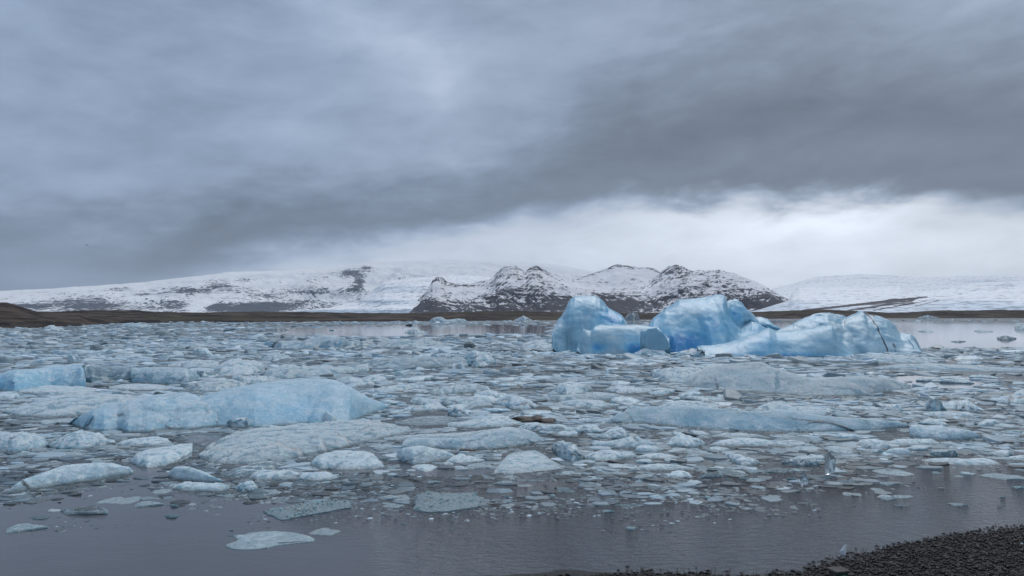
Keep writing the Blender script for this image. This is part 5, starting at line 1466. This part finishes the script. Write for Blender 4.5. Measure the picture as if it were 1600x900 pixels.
zones = [
 (0, 560, 514, 545, 20, (14, 34), ['pale', 'pale', 'grey', 'blue', 'white']),
 (0, 420, 545, 572, 14, (18, 46), ['pale', 'pale', 'grey', 'grey', 'lump']),
 (560, 860, 548, 600, 16, (18, 48), ['pale', 'grey', 'grey', 'pale', 'lump']),
 (870, 1100, 566, 605, 12, (18, 44), ['grey', 'pale', 'grey']),
 (1120, 1440, 620, 640, 8, (18, 38), ['pale', 'grey']),
 (600, 860, 590, 650, 16, (26, 74), ['pale', 'grey', 'pale', 'blue', 'white']),
 (850, 1150, 600, 640, 14, (26, 76), ['pale', 'grey', 'pale', 'white']),
 (0, 330, 650, 735, 10, (26, 70), ['grey', 'pale', 'flat', 'dirty']),
 (580, 860, 640, 735, 10, (24, 60), ['pale', 'grey', 'flat']),
 (850, 1330, 676, 742, 34, (24, 76), ['grey', 'pale', 'flat', 'white', 'dark', 'flat', 'pale']),
 (1300, 1600, 640, 715, 18, (24, 76), ['grey', 'pale', 'flat', 'grey']),
 (1430, 1600, 548, 615, 14, (24, 70), ['grey', 'grey', 'pale']),
 (150, 620, 740, 792, 12, (14, 50), ['dark', 'grey', 'flat', 'flat']),
 (780, 1500, 738, 778, 16, (14, 50), ['dark', 'grey', 'flat', 'flat', 'pale']),
]
USED = set()
for (x0, x1, y0, y1, cnt, (s0, s1), kinds) in zones:
    done = tries = 0
    while done < cnt and tries < 600:
        tries += 1
        px_, py_ = random.uniform(x0, x1), random.uniform(y0, y1)
        gx_, gy_ = ground(px_, py_)
        if on_floe(gx_, gy_)[0]: continue
        w_ = random.uniform(s0, s1)
        if on_floe(ground(px_ - w_ * .4, py_)[0], gy_)[0] or on_floe(ground(px_ + w_ * .4, py_)[0], gy_)[0]: continue
        kd = random.choice(kinds)
        q_ = sorted(MARKS, key=lambda m_: abs(m_[0] - px_) + 3 * abs(m_[1] - py_))[:3]
        sz_ = 'small' if w_ < 26 else ('wide' if w_ > 52 else 'middling')
        for mk in q_:
            dx_, dy_ = px_ - mk[0], (py_ - mk[1]) * 3
            rel_ = ('right of' if dx_ > 0 else 'left of') if abs(dx_) > abs(dy_) else ('in front of' if dy_ > 0 else 'behind')
            lb = '%s %s floe %s %s' % (sz_, ADJ[kd], rel_, mk[2])
            if lb not in USED: break
        if lb in USED: continue
        USED.add(lb); done += 1
        place_chunk(kd, px_, py_, w_, 'ice_floe', lb, 'ice floe', group='loose floes in the drifting ice', hmul=random.uniform(0.6, 1.2) * (0.55 if py_ > 725 else 1.0), dmul=random.uniform(1.0, 2.0))
print('floes', len(USED))


# ---------------------------------------------------------------- brash: the uncountable small stuff between the floes
def brash(n_try, seed, xr, yr, wr, name, tone_mu, tone_sd, hm=(0.10, 0.32), thr=0.30, pw=1.7, dark_low=False):
    r = np.random.default_rng(seed)
    px = r.uniform(xr[0], xr[1], n_try); py = r.uniform(yr[0], yr[1], n_try)
    x, y = ground(px, py)
    nz = fbm(np.stack([x / (0.12 * y + 1.5), np.log(y) * 9, x * 0], -1), 4, 31)
    cov = ice_cover(px, py, nz * 0.8)
    keep = r.uniform(0, 1, n_try) < np.clip((cov - 0.03) * 1.25, 0, 1) * np.clip(0.62 + 1.5 * fbm(np.stack([x / (y * 0.05 + 1), np.log(y) * 16, x * 0], -1), 3, 55), 0.12, 1)
    keep &= ~on_floe(x, y)
    px, py, x, y, cov = px[keep], py[keep], x[keep], y[keep], cov[keep]
    n = len(px)
    w = wr[0] + (wr[1] - wr[0]) * r.uniform(0, 1, n) ** pw
    half = w / F * y * 0.5
    half = np.minimum(half, 2.2 if wr[0] < 15 else 4.0)
    k = 6
    ang = (np.arange(k) / k * 2 * math.pi)[None, :] + r.uniform(-0.35, 0.35, (n, k))
    rad = r.uniform(0.6, 1.0, (n, k))
    asp = r.uniform(0.4, 1.3, n)[:, None]
    rot = r.uniform(-0.5, 0.5, n)[:, None]
    ex, ey = np.cos(ang) * rad, np.sin(ang) * rad * asp
    ox, oy = ex * np.cos(rot) - ey * np.sin(rot), ex * np.sin(rot) + ey * np.cos(rot)
    hh = r.uniform(hm[0], hm[1], n)[:, None]
    up = r.uniform(0, 1, n)[:, None] < 0.06
    hh = np.where(up, hh * 2.2, hh)
    tx, ty = r.normal(0, .35, (n, 1)), r.normal(0, .35, (n, 1))
    zt = np.maximum(hh * (1 + ox * tx * 2 + oy * ty * 2) + r.normal(0, 0.015, (n, k)), 0.012)
    V0 = np.stack([ox, oy, np.full((n, k), -0.06)], -1)
    V1 = np.stack([ox * 0.97, oy * 0.97, zt * 0.85], -1)
    V2 = np.stack([ox * 0.78 + r.normal(0, .05, (n, k)), oy * 0.78, zt], -1)
    Vc = np.stack([r.normal(0, .1, n), r.normal(0, .1, n), (hh[:, 0] * r.uniform(0.95, 1.3, n))], -1)[:, None, :]
    V = np.concatenate([V0, V1, V2, Vc], 1) * half[:, None, None]
    V[..., 0] += x[:, None]; V[..., 1] += y[:, None]
    m_ = 3 * k + 1
    i = np.arange(k); j = (i + 1) % k
    q1 = np.stack([i, j, k + j, k + i], 1); q2 = q1 + k
    tr = np.stack([2 * k + i, 2 * k + j, np.full(k, 3 * k)], 1)
    off = (np.arange(n) * m_)[:, None, None]
    Q = (np.concatenate([q1, q2])[None] + off).reshape(-1, 4); T_ = (tr[None] + off).reshape(-1, 3)
    cl = fbm(np.stack([x / (y * 0.10 + 2), np.log(y) * 7, x * 0], -1), 3, 77)
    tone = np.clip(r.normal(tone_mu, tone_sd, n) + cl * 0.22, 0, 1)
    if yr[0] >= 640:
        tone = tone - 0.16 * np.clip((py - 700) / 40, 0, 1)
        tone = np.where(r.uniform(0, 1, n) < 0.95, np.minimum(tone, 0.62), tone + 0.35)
    if dark_low:
        tone = np.where(r.uniform(0, 1, n) < 0.55, tone * 0.3, np.where(r.uniform(0, 1, n) < 0.3, tone + 0.55, tone + 0.15))
    bl = np.clip(r.normal(0.25, 0.3, n) + cl * 0.3, 0, 1)
    me = mesh_np(name, V, [Q, T_], dict(tone=np.repeat(tone, m_), blue=np.repeat(bl, m_)), smooth=True)
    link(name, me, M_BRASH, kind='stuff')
    return n


nb_ = 0
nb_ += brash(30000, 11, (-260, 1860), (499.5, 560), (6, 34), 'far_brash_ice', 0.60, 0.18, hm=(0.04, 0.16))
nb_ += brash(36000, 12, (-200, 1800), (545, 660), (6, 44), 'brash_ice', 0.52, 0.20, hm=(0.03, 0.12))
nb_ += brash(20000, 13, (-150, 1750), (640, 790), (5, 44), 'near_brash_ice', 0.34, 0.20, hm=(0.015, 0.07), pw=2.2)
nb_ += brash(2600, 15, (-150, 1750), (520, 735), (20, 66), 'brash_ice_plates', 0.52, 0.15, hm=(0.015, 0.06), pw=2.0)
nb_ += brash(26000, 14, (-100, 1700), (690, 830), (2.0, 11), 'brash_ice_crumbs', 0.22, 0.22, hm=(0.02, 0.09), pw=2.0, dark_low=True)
print('brash pieces', nb_)


# ---------------------------------------------------------------- brown boulder stranded in the ice
def rock_obj(name, label, cat, px, py, wpx, hfrac, mat, seed, sx=1.0, n1=40, n2=22, rz=0.0, group=None):
    x, y = ground(px, py); half = wpx / F * float(y) / 2
    u = np.linspace(0, 2 * math.pi, n1, endpoint=False); v = np.linspace(-0.35, math.pi / 2, n2)
    U, W = np.meshgrid(u, v, indexing='ij')
    V = np.stack([np.cos(W) * np.cos(U), np.cos(W) * np.sin(U) * 0.6, np.sin(W) * hfrac * 2], -1)
    P_ = V * 1.7 + seed
    V = V * (1 + 0.28 * facets(P_, seed) + 0.18 * fbm(P_ * 1.6, 4, seed))[..., None]
    V *= half
    V = np.concatenate([V, np.repeat(V[:, -1:].mean(0, keepdims=True), n1, 0)], 1)
    me = mesh_np(name, V.transpose(1, 0, 2), [grid_faces(V.shape[1], n1, True)])
    o = link(name, me, mat, label=label, cat=cat, group=group, loc=(float(x), float(y), 0.0)); o.rotation_euler = (0, 0, rz)
    return o


rock_obj('boulder', 'reddish brown boulder stranded among the floes, right of centre', 'boulder', 832, 659, 70, 0.12, M_BROWNROCK, 4)
rock_obj('boulder', 'small brown rock just right of the reddish boulder', 'boulder', 886, 656, 34, 0.10, M_BROWNROCK, 9)
rock_obj('stone', 'dark brown stone in the gap under the floe with a domed end', 'stone', 727, 705, 30, 0.12, M_BROWNROCK, 13)

# ---------------------------------------------------------------- beach of black gravel
beach_px = [(-400, 960), (600, 925), (800, 912), (860, 906), (920, 901), (1000, 894), (1080, 893), (1180, 899), (1250, 891), (1300, 872), (1350, 862), (1400, 850), (1450, 842),
            (1500, 834), (1550, 826), (1600, 822), (1700, 812), (2400, 770)]
bp = np.array([[float(v) for v in ground(a, b)] for a, b in beach_px])
bo = np.argsort(bp[:, 0])
bxs, bys = bp[bo, 0], bp[bo, 1]


def shore_y(x): return np.interp(x, bxs, bys)


def beach_z(x, y):
    d_ = shore_y(x) - y
    n = fbm(np.stack([x * 0.8, y * 0.8, x * 0], -1), 4, 66) * 0.03 + fbm(np.stack([x * 0.22, y * 0.22, x * 0], -1), 2, 68) * 0.03
    return np.where(d_ > 0, d_ * 0.065, d_ * 0.05) + n - 0.002


xs = np.linspace(-30, 34, 220); ys_ = np.linspace(-25, 26, 190)
XG, YG = np.meshgrid(xs, ys_, indexing='ij')
ZG = beach_z(XG, YG)
mb, gg = new_mat('black_gravel')
posn = gg.node('ShaderNodeNewGeometry').outputs['Position']
vc = gg.vor(posn, 22, 'F1', 'Color'); ve = gg.vor(posn, 22, 'DISTANCE_TO_EDGE')
tcol = gg.mix(gg.xyz(vc)[0], (0.004, 0.004, 0.005), (0.016, 0.016, 0.017))
tcol = gg.mix(gg.ss(ve, 0.0, 0.12), (0.004, 0.004, 0.005), tcol)
bs_ = principled(gg, Base_Color=tcol, Specular_IOR_Level=0.2, Roughness=0.45, Normal=gg.bump(gg.add(ve, gg.mul(gg.xyz(vc)[1], .3)), 1.0, 0.03))
finish(gg, bs_)
link('beach', mesh_np('beach', np.stack([XG, YG, ZG], -1), [grid_faces(220, 190)]), mb, kind='structure')

# pebbles
mp, gp = new_mat('wet_pebbles')
tn_ = gp.attr('tone')
c_ = gp.mix(tn_, (0.003, 0.003, 0.004), (0.024, 0.024, 0.026))
c_ = gp.mix(gp.ss(tn_, 0.93, 0.97, 0, 0.8), c_, (0.14, 0.12, 0.10))
finish(gp, principled(gp, Base_Color=c_, Specular_IOR_Level=0.18, Roughness=gp.ss(tn_, 0, 1, 0.3, 0.6), Normal=gp.bump(gp.noise(gp.node('ShaderNodeNewGeometry').outputs['Position'], 120, 3), .4, .01)))
r = np.random.default_rng(99)
N = 95000
X_ = r.uniform(-4, 14, N); Y_ = r.uniform(11.5, 20.5, N)
dsh = shore_y(X_) - Y_
pxp = CX + F * X_ / Y_
ragged = fbm(np.stack([X_ * 1.3, Y_ * 1.3, X_ * 0], -1), 3, 12) * 0.9
ok = (dsh > -0.22 + ragged * 0.5) & (pxp > 640) & (pxp < 1750) & (r.uniform(0, 1, N) < np.clip((dsh + 0.3) * 2.2, 0.06, 1))
X_, Y_, dsh = X_[ok], Y_[ok], dsh[ok]
N = len(X_)
print('pebbles', N)
t_ = (1 + 5 ** 0.5) / 2
ico = np.array([(-1, t_, 0), (1, t_, 0), (-1, -t_, 0), (1, -t_, 0), (0, -1, t_), (0, 1, t_), (0, -1, -t_), (0, 1, -t_), (t_, 0, -1), (t_, 0, 1), (-t_, 0, -1), (-t_, 0, 1)], float)
ico /= np.linalg.norm(ico[0])
icf = np.array([(0, 11, 5), (0, 5, 1), (0, 1, 7), (0, 7, 10), (0, 10, 11), (1, 5, 9), (5, 11, 4), (11, 10, 2), (10, 7, 6), (7, 1, 8), (3, 9, 4), (3, 4, 2), (3, 2, 6), (3, 6, 8), (3, 8, 9), (4, 9, 5), (2, 4, 11), (6, 2, 10), (8, 6, 7), (9, 8, 1)])
sz = 0.009 + 0.045 * r.uniform(0, 1, N) ** 7 + 0.012 * r.uniform(0, 1, N)
ico = np.array([(1, 0, 0), (0, 1, 0), (-1, 0, 0), (0, -1, 0), (0, 0, 1), (0, 0, -1)], float)
icf = np.array([(0, 1, 4), (1, 2, 4), (2, 3, 4), (3, 0, 4), (1, 0, 5), (2, 1, 5), (3, 2, 5), (0, 3, 5)])
V = ico[None] * (1 + r.uniform(-0.3, 0.25, (N, 6, 1)))
V = V * np.stack([np.ones(N), r.uniform(.6, 1, N), r.uniform(.4, .8, N)], 1)[:, None, :] * sz[:, None, None]
a_ = r.uniform(0, 6.28, N)[:, None]
vx = V[..., 0] * np.cos(a_) - V[..., 1] * np.sin(a_); vy = V[..., 0] * np.sin(a_) + V[..., 1] * np.cos(a_)
zb_ = np.maximum(beach_z(X_, Y_), -0.012)
V = np.stack([vx + X_[:, None], vy + Y_[:, None], V[..., 2] + zb_[:, None] + sz[:, None] * 0.25], -1)
Fp = (icf[None] + (np.arange(N) * 6)[:, None, None]).reshape(-1, 3)
link('pebbles', mesh_np('pebbles', V, [Fp], dict(tone=np.repeat(r.uniform(0, 1, N), 6)), smooth=True), mp, kind='stuff')

# larger stones on the beach
for i, (px_, py_, w_, lb) in enumerate([(1357, 856, 10, 'black stone at the water line right of the glassy shard'), (1392, 831, 8, 'small black stone awash above the beach'),
                                        (1296, 745, 0, ''), (1520, 846, 8, 'brownish stone in the black gravel')]):
    if w_ == 0: continue
    x, y = ground(px_, py_); x, y = float(x), float(y)
    o = rock_obj('stone', lb, 'stone', px_, py_, w_, 0.12, M_DARKROCK if i != 3 else M_BROWNROCK, 21 + i, n1=14, n2=8)
    o.location.z = max(float(beach_z(np.array([x]), np.array([y]))[0]), -0.02)

# glassy shard of ice standing on the beach
M_SHARD, gsh = new_mat('frosted_shard_ice')
finish(gsh, principled(gsh, Base_Color=(0.80, 0.86, 0.90), Roughness=0.12, IOR=1.31, Transmission_Weight=0.15))
bm_pts = np.array([[-.055, 0, 0], [.05, .03, 0], [.03, -.04, 0], [-.03, .05, 0.01], [-.085, .01, .075], [.02, .05, .09], [.05, -.01, .045], [-.02, -.04, .12], [.015, .0, .20], [.06, .01, .22], [.085, .02, .185], [.03, .03, .15]])
import bmesh
bm = bmesh.new()
for p_ in bm_pts: bm.verts.new(p_)
bmesh.ops.convex_hull(bm, input=bm.verts)
bmesh.ops.bevel(bm, geom=bm.edges[:] + bm.verts[:], offset=0.006, segments=1, affect='EDGES')
me = bpy.data.meshes.new('ice_shard'); bm.to_mesh(me); bm.free()
x, y = ground(1318, 867); x, y = float(x), float(y)
o = link('ice_shard', me, M_SHARD, label='glassy clear shard of ice standing on the pebbles at the water line', cat='ice shard',
         loc=(x, y, float(beach_z(np.array([x]), np.array([y]))[0]) + 0.01))
o.scale = (1.0, 1.0, 1.05)
ob2 = link('ice_chip', CH['white'][1], None, label='little white chip of ice on the black gravel at the right edge', cat='ice chip')
x, y = ground(1596, 857); x, y = float(x), float(y)
ob2.location = (x, y, float(beach_z(np.array([x]), np.array([y]))[0]) + 0.02); ob2.scale = (.05, .05, .09); ob2['size'] = 1.0; ob2['tone'] = 0.0

# clear upright blocks at the near ice edge
for (px_, py_, w_, h_, lb, sd) in [(1298, 744, 24, 38, 'upright glassy shard of clear ice at the near edge of the pack, right', 3), (1256, 757, 19, 20, 'small clear block with a white cap in the rippled water', 8)]:
    rr = np.random.default_rng(sd)
    x, y = ground(px_, py_); x, y = float(x), float(y)
    W_, H_ = w_ / F * y, h_ / F * y
    bm = bmesh.new()
    for _ in range(16):
        z = rr.uniform(0, 1)
        bm.verts.new((rr.uniform(-.5, .5) * W_ * (1 - .4 * z), rr.uniform(-.35, .35) * W_ * (1 - .3 * z), (z * 1.05 - 0.05) * H_))
    bmesh.ops.convex_hull(bm, input=bm.verts)
    me = bpy.data.meshes.new('ice_shard'); bm.to_mesh(me); bm.free()
    me.materials.append(M_CLEAR)
    link('ice_shard', me, None, label=lb, cat='ice shard', loc=(x, y, 0))


# ---------------------------------------------------------------- marker post with a green plaque, cut by the lower edge of the view
def box_bm(bm, x0, x1, y0, y1, z0, z1):
    vs = [bm.verts.new(p_) for p_ in [(x0, y0, z0), (x1, y0, z0), (x1, y1, z0), (x0, y1, z0), (x0, y0, z1), (x1, y0, z1), (x1, y1, z1), (x0, y1, z1)]]
    for f in [(0, 3, 2, 1), (4, 5, 6, 7), (0, 1, 5, 4), (1, 2, 6, 5), (2, 3, 7, 6), (3, 0, 4, 7)]:
        bm.faces.new([vs[i] for i in f])


def mesh_from_bm(name, bm, bev=0.0):
    if bev: bmesh.ops.bevel(bm, geom=bm.edges[:], offset=bev, segments=2, affect='EDGES')
    me = bpy.data.meshes.new(name); bm.to_mesh(me); bm.free(); return me


M_WOOD = mat_rock('weathered_wood', (0.035, 0.033, 0.032), (0.10, 0.095, 0.09), 9.0, 0.75)
mg, gq = new_mat('green_paint'); finish(gq, principled(gq, Base_Color=(0.010, 0.075, 0.040), Roughness=0.45))
mw, gq = new_mat('white_print'); finish(gq, principled(gq, Base_Color=(0.34, 0.42, 0.38), Roughness=0.6))
pd_ = 12.6
pxw = (1304 - CX) / F * pd_
ztop = float(CAMH - (884 - HOR) / F * pd_)
gz = float(beach_z(np.array([pxw]), np.array([pd_]))[0])
post = bpy.data.objects.new('marker_post', None); COL.objects.link(post)
post.location = (pxw, pd_, gz); post.rotation_euler = (0, 0, math.radians(14))
post['label'] = 'weathered square post with a flat cap and green plaque on the gravel'; post['category'] = 'post'
Hp = ztop - gz
bm = bmesh.new(); box_bm(bm, -.11, .11, -.10, .10, -.15, Hp - .035); link('post_body', mesh_from_bm('post_body', bm, .006), M_WOOD, parent=post)
bm = bmesh.new(); box_bm(bm, -.14, .14, -.13, .13, Hp - .033, Hp)
link('cap', mesh_from_bm('cap', bm, .008), M_WOOD, parent=post)
bm = bmesh.new(); box_bm(bm, -.085, .085, -.108, -.1005, Hp - .32, Hp - .042)
plq = link('plaque', mesh_from_bm('plaque', bm, .002), mg, parent=post)
bm = bmesh.new()
for zrow, x0, x1 in [(-.068, -.02, .055), (-.115, -.05, .06), (-.15, -.045, .05), (-.18, -.05, .03)]:
    xq = x0
    while xq < x1:
        wq = random.uniform(.006, .014)
        box_bm(bm, xq, xq + wq, -.1095, -.1082, Hp + zrow - .007, Hp + zrow + .003 * random.random())
        xq += wq + .004
link('lettering', mesh_from_bm('lettering', bm), mw, parent=plq)

# ---------------------------------------------------------------- bird under the cloud, far off on the left
bd = 260.0
dx, dy, dz = ray(135.5, 383)
bird = bpy.data.objects.new('bird', None); COL.objects.link(bird)
bird.location = (float(dx / dy * bd), bd, float(CAMH + dz / dy * bd))
bird['label'] = 'single dark bird flying high under the cloud at the far left'; bird['category'] = 'bird'
mbird, gq = new_mat('dark_feathers'); finish(gq, principled(gq, Base_Color=(0.02, 0.022, 0.028), Roughness=0.8))
u = np.linspace(0, 1, 11); an = np.linspace(0, 2 * math.pi, 10, endpoint=False)
rr_ = 0.085 * np.sin(np.clip(u * math.pi, 0.12, math.pi - 0.08)) ** 0.8 * (1 - 0.35 * u)
VB = np.stack([np.repeat((u * 0.62 - 0.31)[:, None], 10, 1), rr_[:, None] * np.cos(an)[None], rr_[:, None] * np.sin(an)[None]], -1)
link('body', mesh_np('body', VB, [grid_faces(11, 10, True)]), mbird, parent=bird)
for sgn in (-1, 1):
    st_ = np.array([[0, 0, 0.02], [0.22, 0, .10], [.42, .05, .12], [.66, .16, .04]])
    chd = np.array([.24, .20, .14, .03]); VV = []
    for (a0, b0, z0), c0 in zip(st_, chd):
        for (cc, th) in [(0, 0), (.5, .02), (1, 0), (.5, -.008)]:
            VV.append((-.10 + b0 + c0 * cc, sgn * (0.05 + a0), z0 + th))
    me = mesh_np('wing', np.array(VV), [grid_faces(4, 4, True)])
    link('wing', me, mbird, parent=bird)
bm = bmesh.new()
tv = [bm.verts.new(p_) for p_ in [(.26, -.03, 0), (.26, .03, 0), (.42, .07, .004), (.42, -.07, .004), (.26, 0, .018), (.42, 0, .016)]]
for f in [(0, 1, 2, 3), (0, 4, 1), (0, 3, 5, 4), (1, 4, 5, 2), (3, 2, 5)]: bm.faces.new([tv[i] for i in f])
link('tail', mesh_from_bm('tail', bm), mbird, parent=bird)
bird.rotation_euler = (math.radians(18), math.radians(8), math.radians(150))

# ---------------------------------------------------------------- air
HAZE = True
if HAZE:
    bm = bmesh.new(); box_bm(bm, -17000, 17000, -400, 26000, -12, 1350)
    me = mesh_from_bm('haze', bm)
    mh, gh = new_mat('thin_air'); 
    vp = gh.node('ShaderNodeVolumePrincipled'); gh.put(vp.inputs['Color'], (0.80, 0.90, 1.0)); gh.put(vp.inputs['Density'], 0.000018)
    gh.put(vp.inputs['Anisotropy'], 0.0)
    oo = gh.node('ShaderNodeOutputMaterial'); gh.l.new(vp.outputs[0], oo.inputs['Volume'])
    link('haze', me, mh, kind='stuff')
